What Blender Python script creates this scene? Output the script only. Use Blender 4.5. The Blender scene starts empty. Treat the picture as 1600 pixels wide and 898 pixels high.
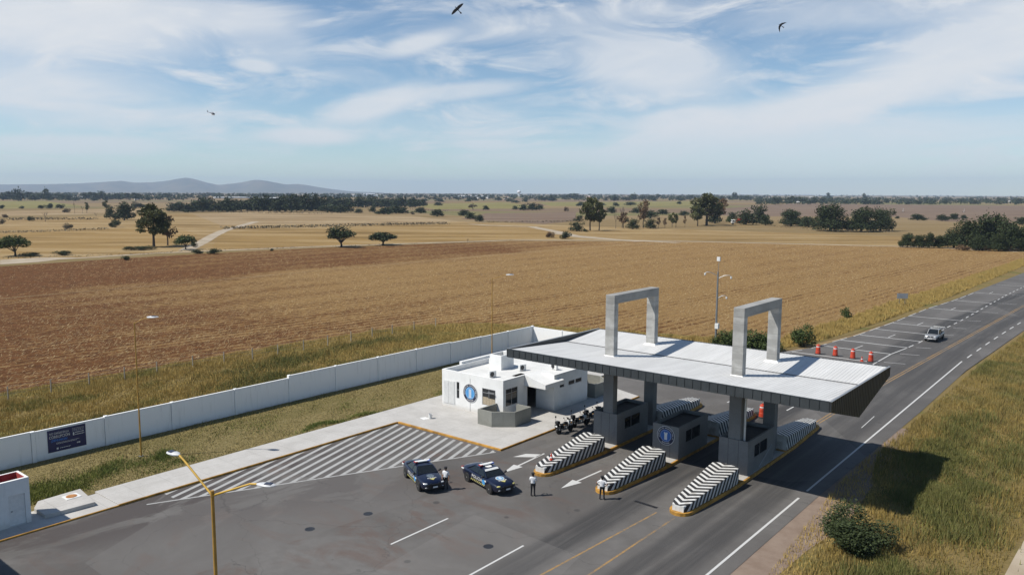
import bpy, bmesh, math, random
import numpy as np
from mathutils import Vector, Matrix
R_ = math.radians
PI = math.pi
scene = bpy.context.scene
COL = scene.collection
# ------------------------------------------------------------------ survey: photo pixel (1600 wide) -> ground point
F_, VPX, HY, ROLL, CAMH = 1235.0, 1812.0, 301.0, 0.0044, 22.0
def _cray(x, y): return np.array([(x - 800) / F_, -(y - 449) / F_, -1.0])
_Y = _cray(VPX, HY + ROLL * (VPX - 800)); _Y /= np.linalg.norm(_Y)
_Z = np.cross(_Y, _cray(0, HY - ROLL * 800)); _Z /= np.linalg.norm(_Z)
if _Z[1] < 0: _Z = -_Z
RM = np.stack([np.cross(_Y, _Z), _Y, _Z])          # world = RM @ cam
def G(px, py, z=0.0):
    r = RM @ _cray(px, py); t = (z - CAMH) / r[2]
    return (float(r[0] * t), float(r[1] * t))
def mpp(py):                                        # metres per photo pixel for something standing at row py
    return CAMH / max(py - HY, 1.0) * 1.005
# ------------------------------------------------------------------ camera
cam_d = bpy.data.cameras.new('camera'); cam = bpy.data.objects.new('camera', cam_d); COL.objects.link(cam)
m4 = Matrix.Identity(4)
for i in range(3):
    for j in range(3): m4[i][j] = RM[i, j]
m4[2][3] = CAMH
cam.matrix_world = m4
cam_d.sensor_width = 36; cam_d.lens = F_ / 1600 * 36; cam_d.clip_end = 90000; cam_d.clip_start = 0.5
scene.camera = cam
# ------------------------------------------------------------------ node helpers
class NT:
    def __init__(s, tree): s.t = tree; s.n = tree.nodes; s.l = tree.links
    def set(s, sock, v):
        if isinstance(v, bpy.types.NodeSocket): s.l.new(v, sock)
        elif v is not None:
            if hasattr(sock.default_value, '__len__') and not hasattr(v, '__len__'): v = (v,) * len(sock.default_value)
            if hasattr(sock.default_value, '__len__') and len(sock.default_value) == 4 and len(v) == 3: v = (*v, 1)
            sock.default_value = v
    def math(s, op, a, b=None, c=None, clamp=False):
        n = s.n.new('ShaderNodeMath'); n.operation = op; n.use_clamp = clamp
        for i, v in enumerate((a, b, c)):
            if v is not None: s.set(n.inputs[i], v)
        return n.outputs[0]
    def vmath(s, op, a, b=None):
        n = s.n.new('ShaderNodeVectorMath'); n.operation = op
        s.set(n.inputs[0], a)
        if b is not None: s.set(n.inputs[1], b)
        return n.outputs['Value'] if op in ('DOT_PRODUCT', 'LENGTH') else n.outputs[0]
    def mix(s, f, a, b, mode='MIX'):
        n = s.n.new('ShaderNodeMix'); n.data_type = 'RGBA'; n.blend_type = mode; n.clamp_factor = True
        s.set(n.inputs[0], f); s.set(n.inputs[6], a); s.set(n.inputs[7], b)
        return n.outputs[2]
    def mr(s, v, a, b, c=0.0, d=1.0, smooth=True):
        n = s.n.new('ShaderNodeMapRange'); n.interpolation_type = 'SMOOTHSTEP' if smooth else 'LINEAR'
        s.set(n.inputs[0], v)
        for i, x in enumerate((a, b, c, d)): s.set(n.inputs[i + 1], x)
        return n.outputs[0]
    def noise(s, vec, scale, detail=3, rough=.55, dist=0, color=False):
        n = s.n.new('ShaderNodeTexNoise'); s.set(n.inputs['Vector'], vec)
        n.inputs['Scale'].default_value = scale; n.inputs['Detail'].default_value = detail
        n.inputs['Roughness'].default_value = rough; n.inputs['Distortion'].default_value = dist
        return n.outputs['Color' if color else 'Fac']
    def voro(s, vec, scale, feature='F1', out='Distance', rnd=1):
        n = s.n.new('ShaderNodeTexVoronoi'); n.feature = feature; s.set(n.inputs['Vector'], vec)
        n.inputs['Scale'].default_value = scale; n.inputs['Randomness'].default_value = rnd
        return n.outputs[out]
    def sep(s, v):
        n = s.n.new('ShaderNodeSeparateXYZ'); s.l.new(v, n.inputs[0]); return n.outputs
    def comb(s, x, y, z):
        n = s.n.new('ShaderNodeCombineXYZ')
        for i, v in enumerate((x, y, z)): s.set(n.inputs[i], v)
        return n.outputs[0]
    def pos(s): return s.n.new('ShaderNodeNewGeometry').outputs['Position']
    def island(s): return s.n.new('ShaderNodeNewGeometry').outputs['Random Per Island']
    def obj(s): return s.n.new('ShaderNodeTexCoord').outputs['Object']
    def bump(s, h, strength=.3, dist=.05):
        n = s.n.new('ShaderNodeBump'); n.inputs['Strength'].default_value = strength; n.inputs['Distance'].default_value = dist
        s.l.new(h, n.inputs['Height']); return n.outputs[0]
MATS = {}
def material(name, build):
    if name in MATS: return MATS[name]
    m = bpy.data.materials.new(name); m.use_nodes = True
    nt = NT(m.node_tree); b = m.node_tree.nodes['Principled BSDF']
    build(nt, b); MATS[name] = m
    return m
def paint(name, col, rough=.55, var=.1, scale=2.0, metal=0.0, bump=0.0, spec=None, coat=0.0, alpha=None, local=False):
    def f(nt, b):
        p = nt.obj() if local else nt.pos()
        n1 = nt.noise(p, scale, 4, .6); 
        c = nt.mix(nt.mr(n1, .3, .7), [max(0, x * (1 - var)) for x in col], [min(1, x * (1 + var)) for x in col])
        nt.set(b.inputs['Base Color'], c); b.inputs['Roughness'].default_value = rough; b.inputs['Metallic'].default_value = metal
        if spec is not None: b.inputs['Specular IOR Level'].default_value = spec
        if coat: b.inputs['Coat Weight'].default_value = coat; b.inputs['Coat Roughness'].default_value = .08
        if bump: nt.l.new(nt.bump(nt.noise(p, scale * 12, 3), bump, .02), b.inputs['Normal'])
    return material(name, f)
# ------------------------------------------------------------------ mesh builder
class MB:
    def __init__(s): s.v = []; s.f = []; s.mi = []; s.cur = 0
    def add(s, vs, fs):
        o = len(s.v); s.v += [tuple(map(float, p)) for p in vs]; s.f += [tuple(i + o for i in f) for f in fs]; s.mi += [s.cur] * len(fs)
    def box(s, x0, x1, y0, y1, z0, z1, M=None):
        vs = [(x, y, z) for x in (x0, x1) for y in (y0, y1) for z in (z0, z1)]
        if M is not None: vs = [tuple(M @ Vector(p)) for p in vs]
        s.add(vs, [(0, 1, 3, 2), (4, 6, 7, 5), (0, 4, 5, 1), (2, 3, 7, 6), (0, 2, 6, 4), (1, 5, 7, 3)]); return s
    def prism(s, pts, z0, z1):
        n = len(pts)
        a = sum(pts[i][0] * pts[(i + 1) % n][1] - pts[(i + 1) % n][0] * pts[i][1] for i in range(n))
        if a < 0: pts = pts[::-1]
        vs = [(p[0], p[1], z0) for p in pts] + [(p[0], p[1], z1) for p in pts]
        s.add(vs, [tuple(range(n))[::-1], tuple(range(n, 2 * n))] + [(i, (i + 1) % n, n + (i + 1) % n, n + i) for i in range(n)]); return s
    def flat(s, pts, z=0.0):
        n = len(pts)
        a = sum(pts[i][0] * pts[(i + 1) % n][1] - pts[(i + 1) % n][0] * pts[i][1] for i in range(n))
        if a < 0: pts = pts[::-1]
        s.add([(p[0], p[1], z) for p in pts], [tuple(range(n))]); return s
    def strip(s, pts, w, z=0.0):
        for (a, b) in zip(pts[:-1], pts[1:]):
            dx, dy = b[0] - a[0], b[1] - a[1]; L = math.hypot(dx, dy) or 1
            nx, ny = -dy / L * w / 2, dx / L * w / 2
            s.flat([(a[0] + nx, a[1] + ny), (a[0] - nx, a[1] - ny), (b[0] - nx, b[1] - ny), (b[0] + nx, b[1] + ny)], z)
        return s
    def tube(s, pts, r, n=8, cap=True):
        pts = [Vector(p) for p in pts]; rs = r if hasattr(r, '__len__') else [r] * len(pts)
        vs = []
        for i, p in enumerate(pts):
            d = (pts[min(i + 1, len(pts) - 1)] - pts[max(i - 1, 0)]).normalized()
            up = Vector((0, 0, 1)) if abs(d.z) < .95 else Vector((1, 0, 0))
            a = d.cross(up).normalized(); b = a.cross(d)
            for k in range(n):
                t = 2 * PI * k / n; vs.append(p + (a * math.cos(t) + b * math.sin(t)) * rs[i])
        fs = [(i * n + k, i * n + (k + 1) % n, (i + 1) * n + (k + 1) % n, (i + 1) * n + k) for i in range(len(pts) - 1) for k in range(n)]
        if cap: fs += [tuple(range(n))[::-1], tuple(range((len(pts) - 1) * n, len(pts) * n))]
        s.add(vs, fs); return s
    def lathe(s, prof, n=16, c=(0, 0, 0), axis='z', M=None):   # prof: (radius, height)
        vs = []
        for (r, h) in prof:
            for k in range(n):
                t = 2 * PI * k / n; x, y = r * math.cos(t), r * math.sin(t)
                p = (x, y, h) if axis == 'z' else ((h, x, y) if axis == 'x' else (y, h, x))
                vs.append((p[0] + c[0], p[1] + c[1], p[2] + c[2]))
        if M is not None: vs = [tuple(M @ Vector(p)) for p in vs]
        m = len(prof)
        fs = [(i * n + k, i * n + (k + 1) % n, (i + 1) * n + (k + 1) % n, (i + 1) * n + k) for i in range(m - 1) for k in range(n)]
        fs += [tuple(range(n))[::-1], tuple(range((m - 1) * n, m * n))]
        s.add(vs, fs); return s
    def loft(s, secs, closed=True, caps=True):
        n = len(secs[0]); vs = [p for sec in secs for p in sec]
        rng = range(n) if closed else range(n - 1)
        fs = [(i * n + k, i * n + (k + 1) % n, (i + 1) * n + (k + 1) % n, (i + 1) * n + k) for i in range(len(secs) - 1) for k in rng]
        if caps: fs += [tuple(range(n))[::-1], tuple(range((len(secs) - 1) * n, len(secs) * n))]
        s.add(vs, fs); return s
    def ball(s, c, r, n=10, m=7):
        rx, ry, rz = r if hasattr(r, '__len__') else (r, r, r)
        vs = [(c[0], c[1], c[2] - rz)]
        for i in range(1, m):
            t = PI * i / m
            for k in range(n):
                a = 2 * PI * k / n; vs.append((c[0] + rx * math.sin(t) * math.cos(a), c[1] + ry * math.sin(t) * math.sin(a), c[2] - rz * math.cos(t)))
        vs.append((c[0], c[1], c[2] + rz)); fs = [(0, 1 + (k + 1) % n, 1 + k) for k in range(n)]
        for i in range(m - 2):
            for k in range(n): fs.append((1 + i * n + k, 1 + i * n + (k + 1) % n, 1 + (i + 1) * n + (k + 1) % n, 1 + (i + 1) * n + k))
        o = 1 + (m - 2) * n; fs += [(o + k, o + (k + 1) % n, len(vs) - 1) for k in range(n)]
        s.add(vs, fs); return s
    def build(s, name, mats, parent=None, smooth=0, fixn=True, bevel=0):
        me = bpy.data.meshes.new(name); me.from_pydata(s.v, [], s.f)
        ms = mats if isinstance(mats, (list, tuple)) else [mats]
        for m in ms: me.materials.append(m)
        if len(ms) > 1: me.polygons.foreach_set('material_index', s.mi)
        if fixn:
            bm = bmesh.new(); bm.from_mesh(me); bmesh.ops.recalc_face_normals(bm, faces=bm.faces); bm.to_mesh(me); bm.free()
        if smooth:
            me.polygons.foreach_set('use_smooth', [True] * len(me.polygons))
            me.set_sharp_from_angle(angle=R_(smooth))
        o = bpy.data.objects.new(name, me); COL.objects.link(o)
        if parent: o.parent = parent
        if bevel:
            b = o.modifiers.new('edge', 'BEVEL'); b.width = bevel; b.segments = 1; b.limit_method = 'ANGLE'
        return o
def tag(o, label=None, cat=None, group=None, kind=None):
    if label: o['label'] = label
    if cat: o['category'] = cat
    if group: o['group'] = group
    if kind: o['kind'] = kind
    return o
def thing(name, label, cat, loc=(0, 0, 0), rz=0, group=None):
    o = bpy.data.objects.new(name, None); COL.objects.link(o); o.location = loc; o.rotation_euler = (0, 0, rz)
    o.empty_display_size = .3
    return tag(o, label, cat, group)
def copy_tree(o, parent=None):
    c = o.copy(); COL.objects.link(c)
    if parent: c.parent = parent
    for ch in list(o.children): copy_tree(ch, c)
    return c
def structure(o): o['kind'] = 'structure'; return o
def text_verts(txt, size, depth=.01):
    cu = bpy.data.curves.new('tmp', 'FONT'); cu.body = txt; cu.size = size; cu.align_x = 'CENTER'; cu.align_y = 'CENTER'; cu.extrude = depth; cu.resolution_u = 3
    ob = bpy.data.objects.new('tmp', cu); COL.objects.link(ob)
    dg = bpy.context.evaluated_depsgraph_get(); me = bpy.data.meshes.new_from_object(ob.evaluated_get(dg))
    vs = [v.co.copy() for v in me.vertices]; fs = [tuple(p.vertices) for p in me.polygons]
    bpy.data.objects.remove(ob); bpy.data.curves.remove(cu); bpy.data.meshes.remove(me)
    return vs, fs
def frame(origin, xdir, ydir):
    x = Vector(xdir).normalized(); y = Vector(ydir).normalized(); z = x.cross(y)
    M = Matrix.Identity(4)
    for i in range(3): M[i][0] = x[i]; M[i][1] = y[i]; M[i][2] = z[i]; M[i][3] = origin[i]
    return M
def add_text(mb, txt, size, M, depth=.01, sx=1.0, fit=None):
    vs, fs = text_verts(txt, size, depth)
    if fit: sx = fit / (max(v.x for v in vs) - min(v.x for v in vs))
    mb.add([M @ Vector((v.x * sx, v.y, v.z)) for v in vs], fs)
# ------------------------------------------------------------------ light
SUN = Vector((-.5, -.6, 1.0)).normalized()
sd = bpy.data.lights.new('sun', 'SUN'); sd.energy = 5.0; sd.angle = R_(.53); sd.color = (1, .95, .87)
so = bpy.data.objects.new('sun', sd); COL.objects.link(so); so.rotation_euler = (-SUN).to_track_quat('-Z', 'Y').to_euler()
w = bpy.data.worlds.new('World'); scene.world = w; w.use_nodes = True
nt = NT(w.node_tree); bg = w.node_tree.nodes['Background']
sky = nt.n.new('ShaderNodeTexSky'); sky.sky_type = 'NISHITA'; sky.sun_disc = False
sky.sun_elevation = math.asin(SUN.z); sky.sun_rotation = math.atan2(SUN.x, SUN.y); sky.altitude = 1800; sky.air_density = 1.0; sky.dust_density = .5; sky.ozone_density = 1.0
d = nt.vmath('NORMALIZE', nt.n.new('ShaderNodeTexCoord').outputs['Generated'])
fwd = Vector((-RM[0, 2], -RM[1, 2], 0)).normalized(); rgt = Vector((fwd.y, -fwd.x, 0))
az = nt.math('ARCTAN2', nt.vmath('DOT_PRODUCT', d, tuple(rgt)), nt.vmath('DOT_PRODUCT', d, tuple(fwd)))
dz = nt.sep(d)[2]
el = nt.math('ARCSINE', dz)
# cirrus sheet on a plane high above
zc = nt.math('MAXIMUM', dz, .03)
ds = nt.sep(d)
cpx = nt.math('DIVIDE', nt.vmath('DOT_PRODUCT', d, tuple(rgt)), zc); cpy = nt.math('DIVIDE', nt.vmath('DOT_PRODUCT', d, tuple(fwd)), zc)
cv = nt.comb(nt.math('MULTIPLY', cpx, .55), nt.math('MULTIPLY', cpy, .34), 3.7)
sph = nt.comb(nt.math('MULTIPLY', az, 3.0), nt.math('MULTIPLY', el, 9.0), 1.3)
n_big = nt.noise(cv, .55, 4, .55, .8)
n_wisp = nt.noise(sph, 2.2, 7, .6, .9)
n_fine = nt.noise(nt.comb(nt.math('MULTIPLY', az, 5.0), nt.math('MULTIPLY', nt.math('ADD', el, nt.math('MULTIPLY', az, -.18)), 22.0), 5.1), 1.6, 6, .62, .5)
def blob(cx, cy, sx, sy, tilt=0.0, warp=.35):
    """soft cloud patch centred at photo direction (cx, cy): half sizes in photo pixels"""
    a0 = math.atan((cx - 800) / F_); e0 = math.atan((HY - cy) / F_ * math.cos(a0))
    da = nt.math('SUBTRACT', az, a0); de = nt.math('SUBTRACT', el, e0)
    ct, st = math.cos(tilt), math.sin(tilt)
    u = nt.math('ADD', nt.math('MULTIPLY', da, ct * F_ / sx), nt.math('MULTIPLY', de, st * F_ / sx))
    v = nt.math('ADD', nt.math('MULTIPLY', da, -st * F_ / sy), nt.math('MULTIPLY', de, ct * F_ / sy))
    r = nt.math('SQRT', nt.math('ADD', nt.math('MULTIPLY', u, u), nt.math('MULTIPLY', v, v)))
    r = nt.math('ADD', r, nt.math('MULTIPLY', nt.math('SUBTRACT', n_wisp, .5), warp * 4))
    return nt.mr(r, 1.05, .35)
cl = None
for (cx, cy, sx, sy, tl, wp, st) in [(485, 216, 100, 17, 0, .14, 1.0), (408, 111, 42, 13, -.1, .25, .75), (655, 78, 75, 18, .25, .3, .8),
        (130, 232, 165, 20, .03, .25, .9), (760, 228, 70, 11, 0, .25, .75), (880, 245, 200, 18, 0, .35, .65), (1010, 110, 150, 60, -.2, .5, .8), (1060, 190, 120, 26, .12, .4, .8), (1290, 165, 330, 38, .2, .45, .9), (1250, 225, 420, 50, .05, .5, .7), (1530, 70, 260, 60, .3, .5, .85),
        (1350, 272, 420, 34, 0, .5, .5), (590, 168, 110, 26, .3, .4, .8), (700, 150, 140, 16, .1, .4, .6), (110, 50, 230, 62, .05, .5, .95), (310, 35, 200, 30, .0, .45, .65), (70, 150, 190, 45, 0, .5, .75), (230, 190, 170, 20, .1, .4, .5), (1470, 15, 330, 30, .0, .5, .4), (870, 45, 260, 24, .1, .5, .35), (420, 70, 90, 40, -.3, .5, .4)]:
    b = nt.math('MULTIPLY', blob(cx, cy, sx, sy, tl, wp), st)
    cl = b if cl is None else nt.math('ADD', cl, nt.math('MULTIPLY', b, nt.math('SUBTRACT', 1.0, cl)))
cir = nt.math('MULTIPLY', nt.mr(n_wisp, .40, .72), nt.math('ADD', .26, nt.math('MULTIPLY', nt.mr(n_big, .30, .58), .75)))
cir = nt.math('ADD', cir, nt.math('MULTIPLY', nt.mr(n_fine, .46, .78), .2))
cl = nt.math('ADD', cl, nt.math('MULTIPLY', cir, nt.math('SUBTRACT', 1.0, cl)))
cl = nt.math('MULTIPLY', cl, nt.math('ADD', .82, nt.math('MULTIPLY', n_fine, .32)))
cl = nt.math('MULTIPLY', cl, nt.math('MULTIPLY', nt.mr(el, -.01, .10, .35, 1.0), nt.math('MULTIPLY', nt.mr(el, .8, .38, .08, 1.0), nt.mr(nt.math('ABSOLUTE', az), 1.25, .75, .12, 1.0))), clamp=True)  # clouds thinned overhead and outside the view to lower the sky fill
SKYS = .11
skyc = nt.mix(1.0, sky.outputs[0], (.87, .95, .96), 'MULTIPLY')
cloudc = tuple(x / SKYS for x in (.71, .735, .765))
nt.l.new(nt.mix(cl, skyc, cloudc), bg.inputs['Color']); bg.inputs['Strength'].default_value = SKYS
# ------------------------------------------------------------------ materials
def _white(nt, b):
    p = nt.pos(); q = nt.sep(p)
    st = nt.noise(nt.comb(nt.math('MULTIPLY', q[0], 4.0), nt.math('MULTIPLY', q[1], 4.0), nt.math('MULTIPLY', q[2], .5)), 1.0, 5, .65); n = nt.noise(p, .8, 4, .6)
    c = nt.mix(nt.mr(n, .3, .7), (.72, .72, .70), (.80, .80, .78)); c = nt.mix(nt.mr(st, .55, .8, 0, .4), c, (.56, .55, .52))
    lo = nt.mr(nt.math('ADD', q[2], nt.math('MULTIPLY', nt.noise(p, 3.0, 4, .7), .5)), .4, .95, 1, 0); c = nt.mix(nt.math('MULTIPLY', lo, .45), c, (.42, .38, .32))
    nt.set(b.inputs['Base Color'], c); b.inputs['Roughness'].default_value = .75
WHITE = material('white_wall_paint', _white)
def _wall(nt, b):
    p = nt.pos(); q = nt.sep(p)
    st = nt.noise(nt.comb(nt.math('MULTIPLY', q[0], 3.0), nt.math('MULTIPLY', q[1], 3.0), nt.math('MULTIPLY', q[2], .35)), 1.0, 4, .6)
    lo = nt.mr(nt.math('ADD', q[2], nt.math('MULTIPLY', nt.noise(p, 2.0, 3), .5)), .1, .75, 1, 0)
    c = nt.mix(nt.mr(st, .52, .8), (.87, .87, .86), (.74, .74, .72))
    c = nt.mix(nt.math('MULTIPLY', lo, .45), c, (.4, .36, .29))
    nt.set(b.inputs['Base Color'], c); b.inputs['Roughness'].default_value = .8
WALLP = material('weathered_white_wall', _wall)
def _asph(nt, b):
    p = nt.pos(); q = nt.sep(p); x, y = q[0], q[1]
    n1 = nt.noise(p, .12, 5, .6, .6); n2 = nt.noise(p, 1.1, 4, .6); n3 = nt.noise(p, 22, 2, .7)
    stre = nt.noise(nt.comb(nt.math('MULTIPLY', x, 1.6), nt.math('MULTIPLY', y, .06), 0), 1.0, 5, .62)
    c = nt.mix(nt.mr(n1, .32, .68), (.078, .072, .067), (.134, .127, .120))
    c = nt.mix(nt.mr(n2, .35, .7, 0, .45), c, (.088, .082, .077))
    # lane wear: dark rubber tracks, bending with the road
    bend = nt.math('MULTIPLY', nt.math('POWER', nt.math('MAXIMUM', nt.math('SUBTRACT', y, 95.0), 0.0), 2.0), .00042)
    xs = nt.math('SUBTRACT', x, bend)
    wob = nt.math('MULTIPLY', nt.math('SUBTRACT', nt.noise(nt.comb(0, nt.math('MULTIPLY', y, .05), 0), 1, 3), .5), .8)
    xs = nt.math('ADD', xs, wob)
    def lane(c0, w0, s): 
        return nt.math('MULTIPLY', nt.mr(nt.math('ABSOLUTE', nt.math('SUBTRACT', xs, c0)), w0, w0 * .35), s)
    dk = nt.math('MAXIMUM', nt.math('MAXIMUM', lane(-27.8, 1.75, .95), lane(-27.0, .5, .2)), nt.math('MAXIMUM', lane(-20.5, 1.6, .8), lane(-22.5, 1.0, .7)))
    dk = nt.math('MAXIMUM', dk, nt.math('MULTIPLY', nt.mr(y, 76, 100), lane(-24.8, 2.6, .6)))
    dk = nt.math('MAXIMUM', dk, nt.math('MULTIPLY', nt.mr(y, 70, 92), lane(-20.6, 2.8, .4)))
    dk = nt.math('MULTIPLY', dk, nt.mr(stre, .28, .58, .45, 1))
    c = nt.mix(dk, c, (.026, .026, .027))
    c = nt.mix(nt.mr(stre, .55, .75, 0, .25), c, (.150, .142, .134))
    # old reddish mud dragged across the yard, left of the islands
    md = nt.noise(nt.comb(nt.math('MULTIPLY', x, .16), nt.math('MULTIPLY', y, .3), 7.7), 1.0, 6, .66, .9)
    area = nt.math('MULTIPLY', nt.mr(x, -27.5, -33), nt.mr(y, 60, 46))
    c = nt.mix(nt.math('MULTIPLY', nt.mr(md, .47, .66, 0, .6), area), c, (.098, .060, .046))
    d2 = nt.noise(nt.comb(nt.math('MULTIPLY', x, .3), nt.math('MULTIPLY', y, .13), 2.2), 1.0, 5, .62, .7)
    ar2 = nt.mr(nt.math('ADD', x, nt.math('MULTIPLY', y, -.475)), -56.5, -62.5)
    c = nt.mix(nt.math('MULTIPLY', nt.mr(d2, .42, .52, 0, .95), nt.math('MULTIPLY', ar2, nt.mr(y, 48, 38))), c, (.052, .043, .041))
    sp = nt.voro(p, .28, 'F1'); sp2 = nt.voro(p, .75, 'F1'); c = nt.mix(nt.math('MULTIPLY', nt.mr(nt.math('ADD', sp2, nt.math('MULTIPLY', n2, .12)), .13, .09, 0, .7), nt.mr(n1, .45, .6)), c, (.045, .042, .04))
    c = nt.mix(nt.mr(nt.math('ADD', sp, nt.math('MULTIPLY', n2, .12)), .14, .10, 0, .75), c, (.03, .03, .03))
    # squared repair patches and sealed transverse joints
    pc = nt.voro(nt.comb(nt.math('MULTIPLY', x, .12), nt.math('MULTIPLY', y, .05), 3), 1.0, 'F1', 'Color', .8); ps = nt.n.new('ShaderNodeSeparateColor'); nt.l.new(pc, ps.inputs[0]); c = nt.mix(nt.math('MULTIPLY', nt.mr(ps.outputs[0], .7, .72), .3), c, (.06, .057, .055)); c = nt.mix(nt.math('MULTIPLY', nt.mr(ps.outputs[1], .78, .8), .22), c, (.19, .18, .17))
    jy = nt.math('ABSOLUTE', nt.math('SUBTRACT', nt.math('FRACT', nt.math('DIVIDE', nt.math('ADD', nt.math('ADD', y, nt.math('MULTIPLY', n2, 1.6)), nt.math('MULTIPLY', x, .08)), 11.0)), .5)); c = nt.mix(nt.math('MULTIPLY', nt.mr(jy, .4955, .499), nt.mr(n1, .45, .55, 0, .55)), c, (.03, .03, .03))
    # cracks
    wv = nt.vmath('ADD', p, nt.vmath('MULTIPLY', nt.noise(p, .5, 3, .6, 0, True), (2.5, 2.5, 0)))
    ck = nt.voro(wv, .11, 'DISTANCE_TO_EDGE'); c = nt.mix(nt.mr(ck, .004, .001, 0, .4), c, (.035, .034, .033))
    c = nt.mix(nt.mr(n3, .3, .75, 0, .3), c, (.165, .157, .149))
    nt.set(b.inputs['Base Color'], c); b.inputs['Roughness'].default_value = .9; b.inputs['Specular IOR Level'].default_value = .3
    nt.l.new(nt.bump(n3, .25, .02), b.inputs['Normal'])
ASPH = material('worn_asphalt', _asph)
def _conc(c0, c1, joints=0.0, stain=.3):
    def f(nt, b):
        p = nt.pos(); q = nt.sep(p); n1 = nt.noise(p, .5, 5, .62, .5); n2 = nt.noise(p, 9, 3, .65)
        c = nt.mix(nt.mr(n1, .3, .7), c0, c1); c = nt.mix(nt.mr(n2, .4, .8, 0, .25), c, [x * .6 for x in c0])
        vs = nt.noise(nt.comb(nt.math('MULTIPLY', q[0], 2.5), nt.math('MULTIPLY', q[1], 2.5), nt.math('MULTIPLY', q[2], .3)), 1.0, 4, .65)
        c = nt.mix(nt.mr(vs, .55, .8, 0, stain), c, [x * .45 for x in c0])
        if stain > .5:
            pz = nt.math('ABSOLUTE', nt.math('SUBTRACT', nt.math('FRACT', nt.math('DIVIDE', nt.math('ADD', q[2], nt.math('MULTIPLY', n2, .03)), 1.72)), .5)); c = nt.mix(nt.mr(pz, .482, .497, 0, .6), c, [x * .4 for x in c0])
            bz = nt.noise(nt.comb(nt.math('MULTIPLY', q[0], .35), nt.math('MULTIPLY', q[1], .35), nt.math('MULTIPLY', q[2], .9)), 1.0, 5, .6); c = nt.mix(nt.mr(bz, .45, .62, 0, .6), c, [x * .62 for x in c0])
            c = nt.mix(nt.mr(q[2], 12.45, 12.6, 0, .45), c, [x * .55 for x in c0])
        if joints:
            for ax in (0, 1):
                mm = nt.math('ABSOLUTE', nt.math('SUBTRACT', nt.math('FRACT', nt.math('DIVIDE', nt.math('ADD', q[ax], 200.3), joints)), .5))
                c = nt.mix(nt.mr(mm, .5 - .016 / joints * 1.6, .5, 0, .6), c, [x * .45 for x in c0])
        nt.set(b.inputs['Base Color'], c); b.inputs['Roughness'].default_value = .85
        nt.l.new(nt.bump(n2, .2, .01), b.inputs['Normal'])
    return f
WALK = material('pale_walkway_concrete', _conc((.40, .385, .36), (.47, .455, .43), 2.6, .25))
CONC = material('raw_cast_concrete', _conc((.33, .325, .305), (.45, .445, .425), 0, .55))
PLANT = material('grey_planter_concrete', _conc((.20, .2, .175), (.26, .26, .23), 0, .3))
BOOTH = material('grey_booth_render', _conc((.17, .17, .168), (.21, .21, .205), 0, .2))
YEL = paint('worn_yellow_kerb_paint', (.42, .215, .035), .75, .35, 1.5)
def worn(name, col, lo, hi):
    def f(nt, b):
        p = nt.pos(); a = nt.noise(p, 1.3, 4, .65); c = nt.noise(p, 7, 4, .75); big = nt.noise(p, .18, 3, .6)
        k = nt.mr(nt.math('ADD', nt.math('ADD', nt.math('MULTIPLY', a, .5), nt.math('MULTIPLY', c, .6)), nt.math('MULTIPLY', big, .5)), lo, hi)
        nt.set(b.inputs['Base Color'], nt.mix(k, col, (.11, .104, .098))); b.inputs['Roughness'].default_value = .85
    return material(name, f)
YELL = worn('worn_yellow_line_paint', (.36, .205, .055), .62, 1.0)
WLINE = worn('worn_white_line_paint', (.50, .50, .485), .88, 1.25)
WHATCH = worn('worn_white_hatch_paint', (.35, .35, .34), .80, 1.15)
BLACK = paint('black_paint', (.018, .018, .02), .45, .3, 3)
RUBBER = paint('black_rubber', (.02, .02, .02), .8, .2, 5)
FASCIA = paint('dark_grey_cladding', (.047, .054, .058), .45, .12, 1.5, metal=.2)
GABLE = paint('shaded_grey_cladding', (.032, .035, .038), .5, .15, 1.5, metal=.2)  # cladding grey darkened to carry the shade on the gable sides
SOFFIT = paint('dark_soffit_cladding', (.05, .052, .054), .6, .1, 1.5)
def _roof(nt, b):
    p = nt.pos(); q = nt.sep(p)
    n = nt.noise(nt.comb(nt.math('MULTIPLY', q[0], 1.2), nt.math('MULTIPLY', q[1], .15), 0), 1.0, 5, .6)
    c = nt.mix(nt.mr(n, .35, .7), (.53, .53, .52), (.61, .61, .60))
    nt.set(b.inputs['Base Color'], c); b.inputs['Roughness'].default_value = .6; b.inputs['Specular IOR Level'].default_value = .15; b.inputs['Metallic'].default_value = .0
ROOF = material('pale_profiled_roof_metal', _roof)
GLASS = material('dark_window_glass', lambda nt, b: (nt.set(b.inputs['Base Color'], (.012, .015, .017)), nt.set(b.inputs['Roughness'], .06)))
ALU = paint('grey_aluminium', (.35, .36, .37), .4, .08, 3, metal=.6)
STEEL = paint('galvanised_steel', (.27, .28, .29), .45, .12, 3, metal=.6)
PLATE = paint('white_plastic', (.7, .7, .68), .45, .06, 4)
ORANGE = paint('orange_plastic', (.50, .055, .022), .5, .12, 3)
REFL = paint('white_reflective_band', (.75, .75, .75), .4, .05, 4)
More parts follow.
